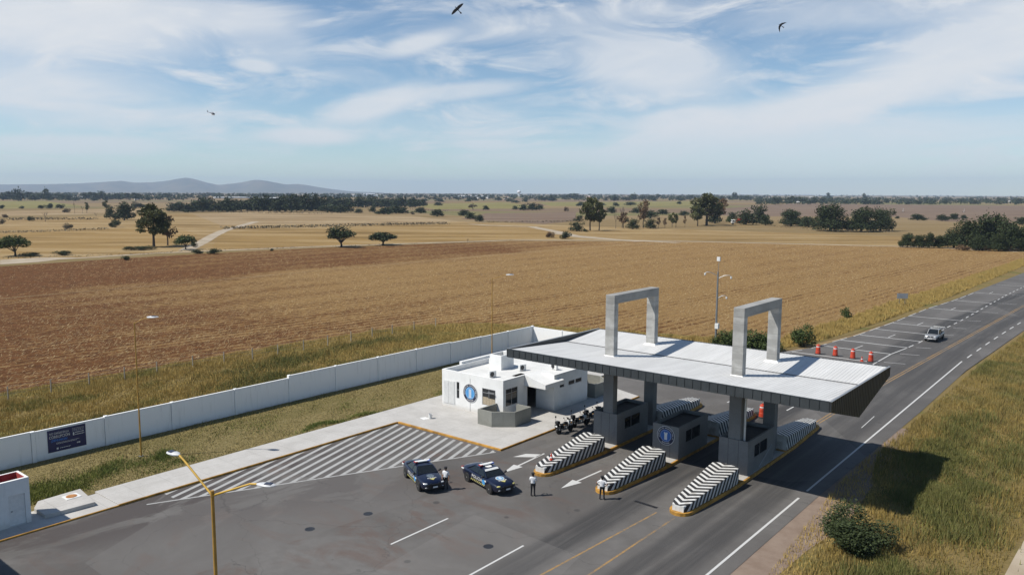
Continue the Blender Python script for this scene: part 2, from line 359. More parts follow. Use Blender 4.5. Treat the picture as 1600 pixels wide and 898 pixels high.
def _field(straw_lo, straw_hi, red=1.0, soil=(.15, .064, .022), straw=(.28, .172, .068)):
    def f(nt, b):
        p = nt.pos(); q = nt.sep(p)
        big = nt.noise(p, .018, 4, .6, .5); mid = nt.noise(nt.comb(nt.math('MULTIPLY', q[0], .25), nt.math('MULTIPLY', q[1], .035), 0), 1.0, 4, .6)
        g = nt.mr(q[1], 15, 150); g = nt.math('ADD', nt.math('MULTIPLY', g, straw_hi - straw_lo), straw_lo)
        g = nt.math('SUBTRACT', g, nt.math('MULTIPLY', nt.math('MULTIPLY', nt.mr(nt.math('ADD', q[0], nt.math('MULTIPLY', nt.math('SUBTRACT', big, .5), 30)), -176, -200), nt.mr(q[1], 330, 230)), .75))
        g = nt.math('ADD', g, nt.math('MULTIPLY', nt.math('SUBTRACT', big, .5), 1.0))
        g = nt.math('ADD', g, nt.math('MULTIPLY', nt.math('SUBTRACT', mid, .5), 1.0))
        cl = nt.noise(nt.comb(nt.math('MULTIPLY', q[0], .75), nt.math('MULTIPLY', q[1], .38), 0), 1.0, 6, .78)
        bits = nt.noise(nt.comb(nt.math('MULTIPLY', q[0], 2.0), nt.math('MULTIPLY', q[1], .95), 3), 1.0, 4, .8)
        row = nt.math('ADD', nt.math('SINE', nt.math('ADD', nt.math('MULTIPLY', nt.math('ADD', q[0], nt.math('MULTIPLY', q[1], -.05)), 2 * PI / 2.1), nt.math('MULTIPLY', mid, 2.5))), nt.math('MULTIPLY', nt.math('SINE', nt.math('MULTIPLY', nt.math('ADD', q[0], nt.math('MULTIPLY', q[1], -.05)), 2 * PI / 13.0)), .5))
        v = nt.math('ADD', nt.math('ADD', nt.math('MULTIPLY', cl, 1.5), nt.math('MULTIPLY', bits, .9)), nt.math('MULTIPLY', row, .17))
        fac = nt.mr(nt.math('ADD', v, nt.math('MULTIPLY', g, .55)), 1.27, 1.66)
        c0 = nt.mix(nt.mr(cl, .35, .65), [s * .62 for s in soil], [s * 1.15 for s in soil])
        c = nt.mix(fac, c0, straw)
        c = nt.mix(nt.math('MULTIPLY', nt.mr(bits, .56, .68), nt.mr(g, -.1, .8, .55, .85)), c, (.44, .32, .15))
        c = nt.mix(nt.mr(nt.noise(p, .45, 5, .65), .52, .75, 0, .35), c, [s * .8 for s in soil])
        nt.set(b.inputs['Base Color'], c); b.inputs['Roughness'].default_value = .95; b.inputs['Specular IOR Level'].default_value = .1
        nt.l.new(nt.bump(nt.math('ADD', cl, nt.math('MULTIPLY', bits, .8)), 1.0, .55), b.inputs['Normal'])
    return f
FIELD = material('stubble_field_soil', _field(-.14, .95))
# the strip of field along the far edge is turned redder
REDF = material('red_ploughed_soil', _field(-.25, .1, soil=(.135, .055, .025), straw=(.24, .135, .05)))
def _flatfield(ca, cb, cc, sy=.004, sx=.03):
    def f(nt, b):
        p = nt.pos(); q = nt.sep(p)
        n = nt.noise(p, .012, 5, .62, .7)
        u = nt.math('ADD', nt.math('MULTIPLY', q[0], .79), nt.math('MULTIPLY', q[1], .63)); v = nt.math('SUBTRACT', nt.math('MULTIPLY', q[1], .79), nt.math('MULTIPLY', q[0], .63))
        s = nt.noise(nt.comb(nt.math('MULTIPLY', u, .008), nt.math('MULTIPLY', v, .045), 0), 1.0, 7, .7, .5)
        fine = nt.noise(nt.comb(nt.math('MULTIPLY', u, .25), nt.math('MULTIPLY', v, .5), 0), 1.0, 4, .75)
        c = nt.mix(nt.mr(n, .3, .7), ca, cb); c = nt.mix(nt.mr(s, .46, .62, 0, .9), c, cc); c = nt.mix(nt.mr(s, .46, .34, 0, .75), c, [x * .55 for x in cb])
        c = nt.mix(nt.mr(fine, .45, .75, 0, .45), c, [x * .5 for x in ca])
        nt.set(b.inputs['Base Color'], c); b.inputs['Roughness'].default_value = .95; b.inputs['Specular IOR Level'].default_value = .1
    return f
GOLD = material('golden_dry_field', _flatfield((.275, .185, .078), (.215, .138, .052), (.34, .25, .13)))
PINK = material('bare_pinkish_field', _flatfield((.175, .125, .088), (.155, .105, .072), (.205, .15, .105)))
TANF = material('pale_tan_field', _flatfield((.29, .21, .115), (.24, .165, .08), (.35, .265, .16)))
GREENF = material('greenish_fallow_field', _flatfield((.20, .18, .06), (.17, .155, .05), (.26, .21, .095)))
ORNG = material('orange_stubble_field', _flatfield((.265, .17, .062), (.22, .14, .05), (.32, .225, .105)))
def _terr(nt, b):
    p = nt.pos(); q = nt.sep(p)
    u = nt.math('ADD', nt.math('MULTIPLY', q[0], .79), nt.math('MULTIPLY', q[1], .63)); v = nt.math('SUBTRACT', nt.math('MULTIPLY', q[1], .79), nt.math('MULTIPLY', q[0], .63))
    pv = nt.comb(nt.math('MULTIPLY', u, .0022), nt.math('MULTIPLY', v, .0042), 0)
    cell = nt.voro(pv, 1.0, 'F1', 'Color'); cs = nt.n.new('ShaderNodeSeparateColor'); nt.l.new(cell, cs.inputs[0])
    c = nt.mix(nt.mr(cs.outputs[0], .3, .5), (.20, .14, .06), (.23, .165, .085))
    c = nt.mix(nt.mr(cs.outputs[1], .6, .7), c, (.15, .14, .055)); c = nt.mix(nt.mr(cs.outputs[2], .72, .8), c, (.165, .115, .075))
    s = nt.noise(nt.comb(nt.math('MULTIPLY', u, .006), nt.math('MULTIPLY', v, .05), 0), 1.0, 5, .62, .4)
    c = nt.mix(nt.mr(s, .45, .7, 0, .6), c, (.25, .19, .105)); c = nt.mix(nt.mr(s, .45, .3, 0, .7), c, (.115, .088, .042))
    fine = nt.noise(p, .5, 5, .75); c = nt.mix(nt.mr(fine, .45, .75, 0, .5), c, (.13, .09, .04))
    nt.set(b.inputs['Base Color'], c); b.inputs['Roughness'].default_value = .95; b.inputs['Specular IOR Level'].default_value = .1
TERR = material('dry_plain', _terr)
def _dirt(nt, b):
    p = nt.pos(); n = nt.noise(p, .6, 5, .65); f2 = nt.noise(p, 12, 3, .7)
    c = nt.mix(nt.mr(n, .3, .7), (.19, .14, .108), (.245, .19, .15)); c = nt.mix(nt.mr(f2, .5, .8, 0, .4), c, (.2, .15, .11))
    nt.set(b.inputs['Base Color'], c); b.inputs['Roughness'].default_value = .95; b.inputs['Specular IOR Level'].default_value = .1
    nt.l.new(nt.bump(f2, .4, .03), b.inputs['Normal'])
DIRT = material('bare_dirt', _dirt)
def _track(nt, b):
    p = nt.pos(); n = nt.noise(p, .12, 5, .65)
    c = nt.mix(nt.mr(n, .35, .7), (.30, .24, .165), (.40, .335, .25)); nt.set(b.inputs['Base Color'], c); b.inputs['Roughness'].default_value = .95
TRACK = material('pale_dirt_track', _track)
def _gsoil(ca, cb, cg):
    def f(nt, b):
        p = nt.pos(); n = nt.noise(p, .13, 4, .6, .5); f2 = nt.noise(p, 3.5, 5, .72); f3 = nt.noise(p, 14, 3, .7)
        c = nt.mix(nt.mr(f2, .3, .7), ca, cb); c = nt.mix(nt.mr(n, .52, .66, 0, .85), c, cg); c = nt.mix(nt.mr(f3, .5, .75, 0, .5), c, [x * .5 for x in ca])
        nt.set(b.inputs['Base Color'], c); b.inputs['Roughness'].default_value = .95; b.inputs['Specular IOR Level'].default_value = .1
        nt.l.new(nt.bump(f2, .7, .1), b.inputs['Normal'])
    return f
VERGE = material('dry_verge_soil', _gsoil((.17, .125, .05), (.2, .15, .062), (.11, .11, .035)))
LAWN = material('patchy_lawn_soil', _gsoil((.13, .105, .045), (.25, .20, .09), (.15, .125, .05)))
def _blade(dry, dry2, green, thr, gsc=.14):
    def f(nt, b):
        p = nt.pos(); n = nt.noise(p, gsc, 3, .6, .6); n2 = nt.noise(p, .45, 3, .6); r = nt.island()
        c = nt.mix(nt.mr(n2, .3, .7), dry, dry2)
        g = nt.math('ADD', n, nt.math('MULTIPLY', nt.math('SUBTRACT', r, .5), .16))
        c = nt.mix(nt.mr(g, thr, thr + .1), c, green)
        c = nt.mix(nt.math('MULTIPLY', r, .35), c, (.42, .325, .15))
        nt.set(b.inputs['Base Color'], c); b.inputs['Roughness'].default_value = .8; b.inputs['Specular IOR Level'].default_value = .15
    return f
BLADE = material('dry_grass_blades', _blade((.50, .36, .115), (.40, .29, .09), (.20, .20, .05), .56))
BLADER = material('olive_dry_grass_blades', _blade((.30, .215, .058), (.185, .142, .04), (.095, .108, .026), .50, .085))
BLADE2 = material('golden_grass_blades', _blade((.46, .325, .10), (.38, .265, .08), (.20, .185, .05), .6))
BLADEL = material('short_lawn_blades', _blade((.33, .26, .105), (.25, .205, .075), (.14, .155, .035), .56, .17))
BLADEG = material('fresh_green_blades', _blade((.17, .20, .04), (.125, .17, .03), (.11, .16, .03), .5))
BLADEW = material('olive_green_weeds', _blade((.11, .125, .03), (.085, .105, .025), (.075, .10, .022), .5))
def leafmat(name, a, b2):
    def f(nt, b):
        r = nt.island(); rnd = nt.n.new('ShaderNodeObjectInfo').outputs['Random']
        c = nt.mix(r, a, b2); c = nt.mix(nt.math('MULTIPLY', rnd, .35), c, [x * 1.35 for x in b2])
        nt.set(b.inputs['Base Color'], c); b.inputs['Roughness'].default_value = .7; b.inputs['Specular IOR Level'].default_value = .2
    return material(name, f)
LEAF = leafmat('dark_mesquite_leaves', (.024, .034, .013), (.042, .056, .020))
LEAFG = leafmat('acacia_leaves', (.035, .055, .015), (.08, .105, .032))
LEAFO = leafmat('olive_eucalyptus_leaves', (.05, .055, .018), (.10, .105, .035))
LEAFB = leafmat('brown_dry_leaves', (.10, .062, .03), (.16, .10, .055))
LEAFP = leafmat('pale_scrub_leaves', (.12, .10, .06), (.19, .155, .10))
BARK = paint('grey_brown_bark', (.085, .065, .05), .9, .3, 3)
# ------------------------------------------------------------------ THE SETTING: ground
mb = MB(); rings = [0, 60, 200, 600, 1500, 4000, 9000, 16500]; NS = 64
mb.v = [(0, 0, -.08)] + [(r * math.cos(2 * PI * k / NS), r * math.sin(2 * PI * k / NS), -.08) for r in rings[1:] for k in range(NS)]
mb.f = [(0, 1 + k, 1 + (k + 1) % NS) for k in range(NS)] + [(1 + i * NS + k, 1 + (i + 1) * NS + k, 1 + (i + 1) * NS + (k + 1) % NS, 1 + i * NS + (k + 1) % NS) for i in range(len(rings) - 2) for k in range(NS)]
structure(mb.build('ground', TERR, fixn=False))
def sheet(name, pts, mat, z): return structure(MB().flat(pts, z).build(name, mat, fixn=False))
def P(*px): return [G(*a) for a in px]
# mid and far fields, set out from the survey
FIELDS = [('golden_field', P((-900, 350), (0, 342), (300, 333), (700, 345), (880, 352), (1500, 372), (2000, 390), (1590, 392), (1120, 376), (800, 374), (480, 385), (240, 396), (0, 408), (-900, 440)), GOLD, -.075),
    ('orange_field', P((345, 361), (700, 351), (838, 353), (900, 372), (800, 374), (480, 384), (330, 389)), ORNG, -.070),
    ('orange_field', P((-400, 372), (0, 365), (260, 352), (310, 366), (285, 384), (190, 391), (0, 398), (-400, 405)), ORNG, -.070),
    ('tan_field', P((300, 334), (420, 330), (640, 337), (720, 346), (520, 350), (345, 352)), TANF, -.066),
    ('tan_field', P((760, 333), (900, 331), (900, 345), (850, 350), (720, 342)), PINK, -.066),
    ('green_field', P((-300, 315), (70, 314), (130, 322), (0, 326), (-300, 327)), GREENF, -.066),
    ('green_field', P((640, 319), (790, 316), (860, 325), (680, 327)), GREENF, -.066),
    ('green_field', P((840, 316), (1100, 314), (1130, 322), (860, 322)), GREENF, -.066),
    ('bare_field', P((1120, 326), (1240, 318), (1640, 322), (1900, 330), (1900, 352), (1480, 346), (1400, 339), (1200, 338), (1090, 336)), PINK, -.062),
    ('tan_field', P((-300, 331), (0, 330), (220, 326), (260, 331), (0, 338), (-300, 342)), TANF, -.062)]
for nme, pts, m, z in FIELDS: sheet(nme, pts, m, z)
sheet('stubble_field', [(-97.5, -90), (-97.0, 30), (-96.5, 52), (-96.7, 66), (-95, 90), (-88, 100), (-70, 108), (-50, 113), (-43.5, 118), (-41.7, 150), (-35, 322), (-33.5, 352)] + P((1590, 393), (1440, 385.5), (1120, 377.5), (800, 376), (480, 388), (240, 400), (0, 416), (-900, 470)), FIELD, -.058)
mb = MB().strip(P((-200, 486), (0, 466), (330, 438), (524, 420), (800, 396), (960, 383), (1090, 378)), .8, -.048); structure(mb.build('field_edge', TANF, fixn=False))
mb = MB().strip(P((-600, 450), (-200, 424), (0, 410), (120, 403), (240, 395.5), (480, 385.5), (800, 375), (1000, 375.5), (1120, 378), (1440, 385.7), (1590, 393)), 3.4, -.044)
mb.strip(P((290, 391), (318, 377), (333, 368), (350, 360), (400, 346)), 5.5, -.040).strip(P((760, 352), (830, 354), (870, 362), (905, 370), (1000, 377)), 6.5, -.036)
mb.strip(P((860, 364), (960, 374), (1060, 379)), 5, -.040).strip(P((735, 350), (760, 352)), 5, -.038)
mb.flat(P((0, 406), (60, 402), (120, 402), (60, 409), (0, 413)), -.034)
structure(mb.build('dirt_track', TRACK, fixn=False))
sheet('verge_soil', [(-97.2, -90), (-96.8, 66), (-95.2, 90), (-88, 100.2), (-70, 108.2), (-50, 113.2), (-43.5, 118), (-41.7, 150), (-35, 322), (-30, 450), (-20, 450), (-27, 290), (-31, 190), (-36, 130), (-40, 107), (-55, 104), (-69, 96), (-69.5, -90)], VERGE, -.03)
sheet('verge_soil', [(-18, -20), (-17.9, 70), (-17.4, 100), (-17, 115), (-15.2, 153), (-12, 190), (-5, 260), (2, 330), (60, 330), (60, -20)], VERGE, -.03)
sheet('dirt_shoulder', [(-18, 10), (-17.9, 58), (-17.3, 80), (-16.6, 80), (-14.9, 58), (-14.6, 54), (-15.3, 48), (-15.6, 42), (-15, 10)], DIRT, -.02)
mb = MB().strip([(-5.3, 20), (-5.0, 45), (-4.6, 56), (-3.6, 75)], 1.1, -.015); structure(mb.build('footpath', TRACK, fixn=False))
# asphalt yard and road
def bendx(x, y): return x + (.00042 * max(y - 95, 0) ** 2)
left = [(-55.1, -60), (-55.1, 50.4), (-42.1, 50.4), (-42.1, 74), (-50.3, 77), (-50.3, 104)] + [(-40.2, 107), (-37.1, 114.5), (-35.3, 129), (-34.3, 145), (-33.2, 168), (-31.9, 188), (-28.3, 266), (-22, 360), (-12, 480)]
right = [(-1, 480), (-9.5, 360), (-10.5, 290), (-11.8, 240), (-13.6, 190), (-15.5, 152), (-17.2, 112), (-17.2, 87), (-17.4, 73), (-17.7, 57), (-17.7, 40), (-17.7, -60)]
sheet('road', left + right, ASPH, 0.0)
# white and yellow paint on the asphalt
mk = MB()
mk.strip([(-18.7, -30), (-18.7, 56.3)], .16, .004).strip([(-18.7, 58), (-18.68, 118)], .16, .004)
yv = 121
while yv < 330: mk.strip([(bendx(-18.75, yv) - .1, yv), (bendx(-18.75, yv + 3) - .1, yv + 3)], .16, .004); yv += 6.2
for x0 in (-35.85, -29.3):
    for y0 in (-6, 8.5, 18, 32.1, 82, 94): mk.strip([(x0, y0), (x0, y0 + 5.2)], .14, .004)
mk.strip([(-33.9, 78), (-33.4, 96)], .14, .004).strip([(-27.9, 79), (-27.6, 104)], .14, .004)
lefte = lambda y: float(np.interp(y, [107, 114.5, 123.7, 129, 137, 145, 155.7, 170, 186, 266], [-39.5, -37.1, -36.3, -35.3, -34.9, -34.3, -33.95, -33.4, -31.8, -28.1]))
mide = lambda y: float(np.interp(y, [105, 117, 123, 129, 147, 157, 203, 238, 270], [-27.6, -27.2, -26.6, -26.2, -25.8, -25.4, -24.6, -23.3, -21.5]))
rt = lambda y: bendx(-24.1, y) + .25
for k, yy in enumerate([109.6, 117, 123.5, 130, 137.5, 146, 156.5, 170, 186, 204, 226]):
    mk.strip([(lefte(yy) + .3, yy), (mide(yy), yy)], .27, .004)
    mk.strip([(mide(yy) + .9, yy + 1), (rt(yy) - .3, yy + 1.6)], .13, .004)
    if k % 2: mk.strip([((lefte(yy) + mide(yy)) / 2 - .2, yy + .5), ((lefte(yy) + mide(yy)) / 2, yy + 4)], .13, .004)
mk.strip([(-27.3, 105), (-27.2, 117), (-26.6, 123)], .16, .004)
yv = 124
while yv < 260: mk.strip([(mide(yv), yv), (mide(yv + 2.2), yv + 2.2)], .18, .004); yv += 4.6
yv = 107
while yv < 200: mk.strip([(lefte(yv) + .15, yv), (lefte(yv + 5) + .15, yv + 5)], .14, .004); yv += 7
def arrow(tip, tail, w=.9, head=2.0, shaft=.17, turn=0):
    t = Vector((*tip,)); a = Vector((*tail,)); dr = (a - t).normalized(); n = Vector((-dr.y, dr.x))
    h = t + dr * head
    mk.flat([tuple(t), tuple(h + n * w / 2), tuple(h - n * w / 2)], .004); mk.strip([tuple(h), tuple(a)], shaft, .004)
    if turn:
        e = a - dr * 1.2
        mk.flat([tuple(e), tuple(e + n * turn * 1.6 - dr * 1.1), tuple(e + n * turn * 1.2 + dr * .2), tuple(e + dr * .9)], .004)
arrow((-38.6, 46.5), (-38.9, 52.3), turn=1); arrow((-33.15, 46.7), (-32.9, 51.9))
# painted hatching beside the kerb
def clip(poly, conv):
    for i in range(len(conv)):
        a, b = conv[i], conv[(i + 1) % len(conv)]; out = []
        side = lambda p: (b[0] - a[0]) * (p[1] - a[1]) - (b[1] - a[1]) * (p[0] - a[0])
        for j in range(len(poly)):
            p, q = poly[j], poly[(j + 1) % len(poly)]; sp, sq = side(p), side(q)
            if sp >= 0: out.append(p)
            if sp * sq < 0: t = sp / (sp - sq); out.append((p[0] + (q[0] - p[0]) * t, p[1] + (q[1] - p[1]) * t))
        poly = out
        if len(poly) < 3: return None
    return poly
HT = [(-54.9, 27.2), (-53.0, 27.2), (-42.35, 49.7), (-42.6, 50.1), (-54.9, 50.1)]
mk.strip([G(1346, 668), G(1366, 650)], .07, .004)
structure(mk.build('lane_markings', WLINE, fixn=False))
hk = MB(); dx, dy = .31, -.95
for k in range(-10, 16):
    x0 = -55.2 + .93 * k; q = [(x0, 51), (x0 + .34, 51), (x0 + .34 + dx * 32, 51 + dy * 32), (x0 + dx * 32, 51 + dy * 32)]
    q = clip(q[::-1], HT)
    if q: hk.flat(q, .004)
hk.strip([(-53.9, 25.4), (-42.3, 49.9)], .17, .008)
structure(hk.build('hatched_markings', WHATCH, fixn=False))
yk = MB()
yk.strip([(-24.0, -30), (-24.0, 47.2)], .14, .004).strip([(-26.9, 22), (-25.4, 47.3)], .14, .004)
for o in (-.2, .16):
    pts = [(-24.0 + o, 76.5), (-23.9 + o, 81), (-23.5 + o, 92), (-23.2 + o, 100.5)] + [(float(np.interp(y, [100.5, 187, 240, 300, 420], [-23.2, -19.3, -15.7, -11.2, -1.5])) + o, y) for y in range(110, 420, 12)]
    yk.strip(pts, .14, .004)
structure(yk.build('yellow_lines', YELL, fixn=False))
# dark iron covers and oil drips, a black joint strip across the lane
mb = MB()
for px in ((763, 853), (484, 826), (575, 802)): g = G(*px); mb.prism([(g[0] + .33 * math.cos(t * PI / 6), g[1] + .33 * math.sin(t * PI / 6)) for t in range(12)], -.02, .006)
mb.strip(P((992, 782), (1027, 793)), .3, .005); structure(mb.build('ground_covers', BLACK, fixn=False))
# lawn, walkway, kerbs
sheet('lawn', [(-69.5, -60), (-69.5, 96), (-50.3, 104), (-50.3, 77), (-55, 72), (-56.1, 60), (-58.8, 60), (-58.8, 24), (-58.5, 18), (-58.5, -60)], LAWN, .02)
wk = MB().prism([(-58.85, 50.3), (-58.85, 60.5), (-55.5, 61), (-55.5, 75), (-53.6, 76.8), (-53.6, 104), (-50.5, 104), (-50.5, 76.8), (-42.23, 73.8), (-42.23, 50.55), (-55.0, 50.55), (-55.0, 50.3)], -.05, .15)
structure(wk.build('concrete_apron', WALK, bevel=.01))
wk = MB().prism([(-58.85, 24.0), (-58.85, 50.29), (-55.11, 50.29), (-55.11, 24.0)], -.05, .149).prism([(-58.5, -60), (-58.5, 23.99), (-55.11, 23.99), (-55.11, -60)], -.05, .10)
structure(wk.build('walkway', WALK, bevel=.01))
kb = MB().box(-55.10, -55.0, 24.0, 50.35, -.05, .152).box(-55.10, -55.0, -60, 23.99, -.05, .104).box(-55.0, -42.22, 50.35, 50.54, -.05, .157).box(-42.22, -42.12, 50.35, 73.8, -.05, .156)
structure(kb.build('kerb', YEL, bevel=.015))
# hills far behind
hp = [(-260, 296), (-150, 293), (0, 292), (80, 291.5), (130, 289.5), (160, 288), (195, 286), (215, 288.5), (240, 287.5), (262, 285.5), (280, 282.5), (295, 280.5), (308, 283), (325, 287.5), (345, 291.5), (358, 289.5), (370, 288.5), (388, 285.5), (402, 283), (415, 284.5), (430, 287), (450, 290.5), (465, 289), (480, 290.5), (500, 294), (520, 297), (550, 300.5), (600, 302)]
DH = 13500.0
vs = []; xs = np.linspace(-260, 600, 130); rows = [(-2600, 0), (-1500, .3), (-700, .72), (0, 1), (700, .62), (1500, .25), (2600, 0)]
rng = np.random.default_rng(5)
for dr, hf in rows:
    for k, x in enumerate(xs):
        yy = np.interp(x, [a for a, _ in hp], [b for _, b in hp]); hgt = max(0, (302.5 - yy) / F_ * DH)
        a = math.atan((x - 800) / F_); dist = DH + dr + 300 * math.sin(k * .35)
        j = 1 + .22 * math.sin(k * .9 + dr * .01) * (hf < 1) + (rng.normal() * .05 if hf < 1 else 0)
        dirv = fwd * math.cos(a) + rgt * math.sin(a)
        vs.append((dirv.x * dist / math.cos(a) , dirv.y * dist / math.cos(a), (hgt * hf * j + (8 if hf == 1 else 0)) - 1 if hf else -6))
nx_ = len(xs); mb = MB(); mb.add(vs, [(i * nx_ + k, i * nx_ + k + 1, (i + 1) * nx_ + k + 1, (i + 1) * nx_ + k) for i in range(len(rows) - 1) for k in range(nx_ - 1)])
def _hill(nt, b):
    n = nt.noise(nt.pos(), .004, 6, .7); nt.set(b.inputs['Base Color'], nt.mix(nt.mr(n, .35, .65), (.05, .06, .035), (.15, .12, .07))); b.inputs['Roughness'].default_value = .95
structure(mb.build('hills', material('scrub_hill', _hill), smooth=80))
# haze
hz = MB().box(-17200, 17200, -17200, 17200, -1.1, 330).build('haze', paint('unused', (.5, .5, .5)))
hm = bpy.data.materials.new('pale_air'); hm.use_nodes = True; hm.node_tree.nodes.clear()
pv = hm.node_tree.nodes.new('ShaderNodeVolumePrincipled'); om = hm.node_tree.nodes.new('ShaderNodeOutputMaterial'); hm.node_tree.links.new(pv.outputs[0], om.inputs['Volume'])
pv.inputs['Color'].default_value = (.62, .78, 1.0, 1); pv.inputs['Density'].default_value = 7.0e-5; pv.inputs['Anisotropy'].default_value = 0.0
hz.data.materials[0] = hm; hz['kind'] = 'stuff'; hz['label'] = 'pale haze over the plain'
# ------------------------------------------------------------------ PERIMETER WALL
WX = -69.5
wall = thing('boundary_wall', 'long white boundary wall of precast panels between the lawn and the dry field', 'wall', (WX, 30, 0))
ys = [-12, -6, 0, 6, 11.8, 17.7, 23.8, 29.6, 35.6, 42.1, 48.4, 54.5, 60.7, 66.9, 73, 78.9, 84.7, 90.3]
hs = [2.6, 2.6, 2.6, 2.6, 2.6, 2.6, 2.55, 2.6, 2.6, 2.6, 2.85, 2.85, 2.85, 2.85, 2.75, 2.7, 2.7]
def part(mb, name, mat, parent, **k):
    o = mb.build(name, mat, None, **k); o.parent = parent
    o.matrix_parent_inverse = Matrix.Translation(-Vector(parent.location)) if not any(parent.rotation_euler) else parent.matrix_basis.inverted()
    return o
for (a, b2, h) in zip(ys[:-1], ys[1:], hs):
    part(MB().box(WX - .09, WX + .09, a + .185, b2 - .185, -.1, h), 'wall_panel', WALLP, wall)
    part(MB().box(WX - .16, WX + .16, a - .155, a + .155, -.1, h + .04), 'pillar', WALLP, wall, bevel=.02)
part(MB().box(WX - .16, WX + .16, 90.15, 90.46, -.1, 2.75), 'pillar', WALLP, wall)
for k in range(3):
    x0 = WX + .18 + k * 5.2
    part(MB().box(x0, x0 + 4.9, 90.22, 90.40, -.1, 2.6), 'wall_panel', WALLP, wall)
    part(MB().box(x0 + 4.9, x0 + 5.18, 90.15, 90.47, -.1, 2.64), 'pillar', WALLP, wall)
# banner
NAVY = paint('navy_banner_vinyl', (.018, .02, .085), .5, .1, 2); SKYB = paint('bright_blue_print', (.05, .25, .75), .5, .05, 2)
bn = thing('banner', 'navy printed banner with white capitals fixed to the white boundary wall', 'banner', (WX + .1, 26.3, 1.45))
part(MB().box(WX + .095, WX + .125, 24.85, 27.85, .52, 2.38), 'panel', NAVY, bn)
tm = MB(); Mb = lambda y, z: frame((WX + .13, y, z), (0, 1, 0), (0, 0, 1))
add_text(tm, 'NO CAIGAS EN LA', .25, Mb(25.76, 2.06), .006, fit=1.5); add_text(tm, 'CORRUPCIÓN', .34, Mb(25.78, 1.76), .006, fit=1.6)
rr = random.Random(3)
def scrib(y0, y1, z, th=.03):
    y = y0
    while y < y1: L = rr.uniform(.06, .16); tm.box(WX + .128, WX + .132, y, min(y + L, y1), z, z + th); y += L + .035
for z in (2.16, 2.06, 1.96): scrib(26.78, 27.72, z, .022)
scrib(27.0, 27.72, 1.78, .06); scrib(27.0, 27.72, 1.60, .06); scrib(25.5, 27.3, 1.22); scrib(25.5, 27.1, 1.14)
scrib(25.75, 26.6, .74, .05); scrib(27.1, 27.35, .86, .1); tm.box(WX + .128, WX + .132, 25.5, 25.64, .68, .84); tm.box(WX + .128, WX + .132, 26.82, 26.93, 1.58, 1.84)
part(tm, 'lettering', PLATE, bn)
tb = MB(); add_text(tb, '¡DENUNCIA!', .27, Mb(25.74, 1.46), .006, fit=1.25); part(tb, 'lettering', SKYB, bn)
# ------------------------------------------------------------------ GUARD HOUSE
def wall_holes(mb, axis, c0, c1, u0, u1, z0, z1, holes):
    us = sorted({u0, u1, *[h[0] for h in holes], *[h[1] for h in holes]}); zs = sorted({z0, z1, *[h[2] for h in holes], *[h[3] for h in holes]})
    for a, b2 in zip(us[:-1], us[1:]):
        for p, q in zip(zs[:-1], zs[1:]):
            um, zm = (a + b2) / 2, (p + q) / 2
            if any(h[0] < um < h[1] and h[2] < zm < h[3] for h in holes): continue
            if axis == 'y': mb.box(a, b2, c0, c1, p, q)
            else: mb.box(c0, c1, a, b2, p, q)
gh = thing('guard_house', 'white flat roofed guard house with parapet and round crest on its front', 'building', (-51.5, 63, .15))
FZ = .15
mb = MB()
wf = [(-50.5, -48.78, 1.16, 2.84), (-53.97, -53.58, 1.22, 2.92)]; ws = [(57.9, 59.75, 1.3, 3.02)]
wall_holes(mb, 'y', 57.5, 57.7, -56.0, -47.8, FZ, 3.95, wf)
wall_holes(mb, 'x', -48.0, -47.8, 57.7, 61.3, FZ, 3.95, ws)
wall_holes(mb, 'x', -45.9, -45.7, 63.0, 69.0, FZ, 3.85, [(63.95, 64.75, 2.35, 2.82), (65.5, 66.6, 2.33, 2.8), (66.75, 67.9, 2.33, 2.8)])
mb.box(-48.0, -45.9, 63.0, 63.2, FZ, 3.85); mb.box(-48.0, -45.9, 68.8, 69.0, FZ, 3.85); mb.box(-56.0, -55.8, 57.7, 70.0, FZ, 3.95); mb.box(-55.8, -48.0, 69.8, 70.0, FZ, 3.95); mb.box(-48.0, -47.8, 69.0, 69.8, FZ, 3.95)
mb.box(-50.2, -50.0, 61.3, 63.0, FZ, 3.4); mb.box(-50.0, -48.0, 61.3, 61.45, FZ, 3.4)
part(mb, 'wall', WHITE, gh)
ROOFW = material('stained_white_roof_coating', _conc((.58, .58, .56), (.68, .68, .66), 3.4, .2))
part(MB().box(-55.8, -48.0, 57.7, 69.8, 3.25, 3.42).box(-48.0, -45.9, 63.2, 68.8, 3.25, 3.42).box(-50.0, -47.9, 61.45, 62.999, 3.25, 3.42), 'roof', ROOFW, gh)
part(MB().box(-56.35, -56.02, 60.5, 70.3, 3.3, 4.2), 'parapet', WHITE, gh)
for (x, y) in ((-52.1, 57.495), ): part(MB().box(x - .02, x + .02, y - .006, y + .01, FZ, 3.5), 'wall_joint', STEEL, gh)
mb = MB(); mb.add([(-47.81, 60.85, 2.85), (-47.81, 64.0, 2.85), (-45.2, 64.0, 2.85), (-45.2, 60.85, 2.85), (-47.81, 60.85, 3.95), (-47.81, 64.0, 3.95), (-45.2, 64.0, 3.3), (-45.2, 60.85, 3.3)], [(0, 1, 2, 3), (4, 5, 6, 7), (0, 1, 5, 4), (1, 2, 6, 5), (2, 3, 7, 6), (3, 0, 4, 7)])
part(mb, 'porch_roof', WHITE, gh)
dr = part(MB().box(-49.98, -49.92, 61.5, 62.95, FZ, 2.5), 'door', GLASS, gh); part(MB().box(-49.92, -49.86, 62.2, 62.26, FZ, 2.5).box(-49.92, -49.86, 61.45, 61.5, FZ, 2.55), 'door_frame', ALU, dr)
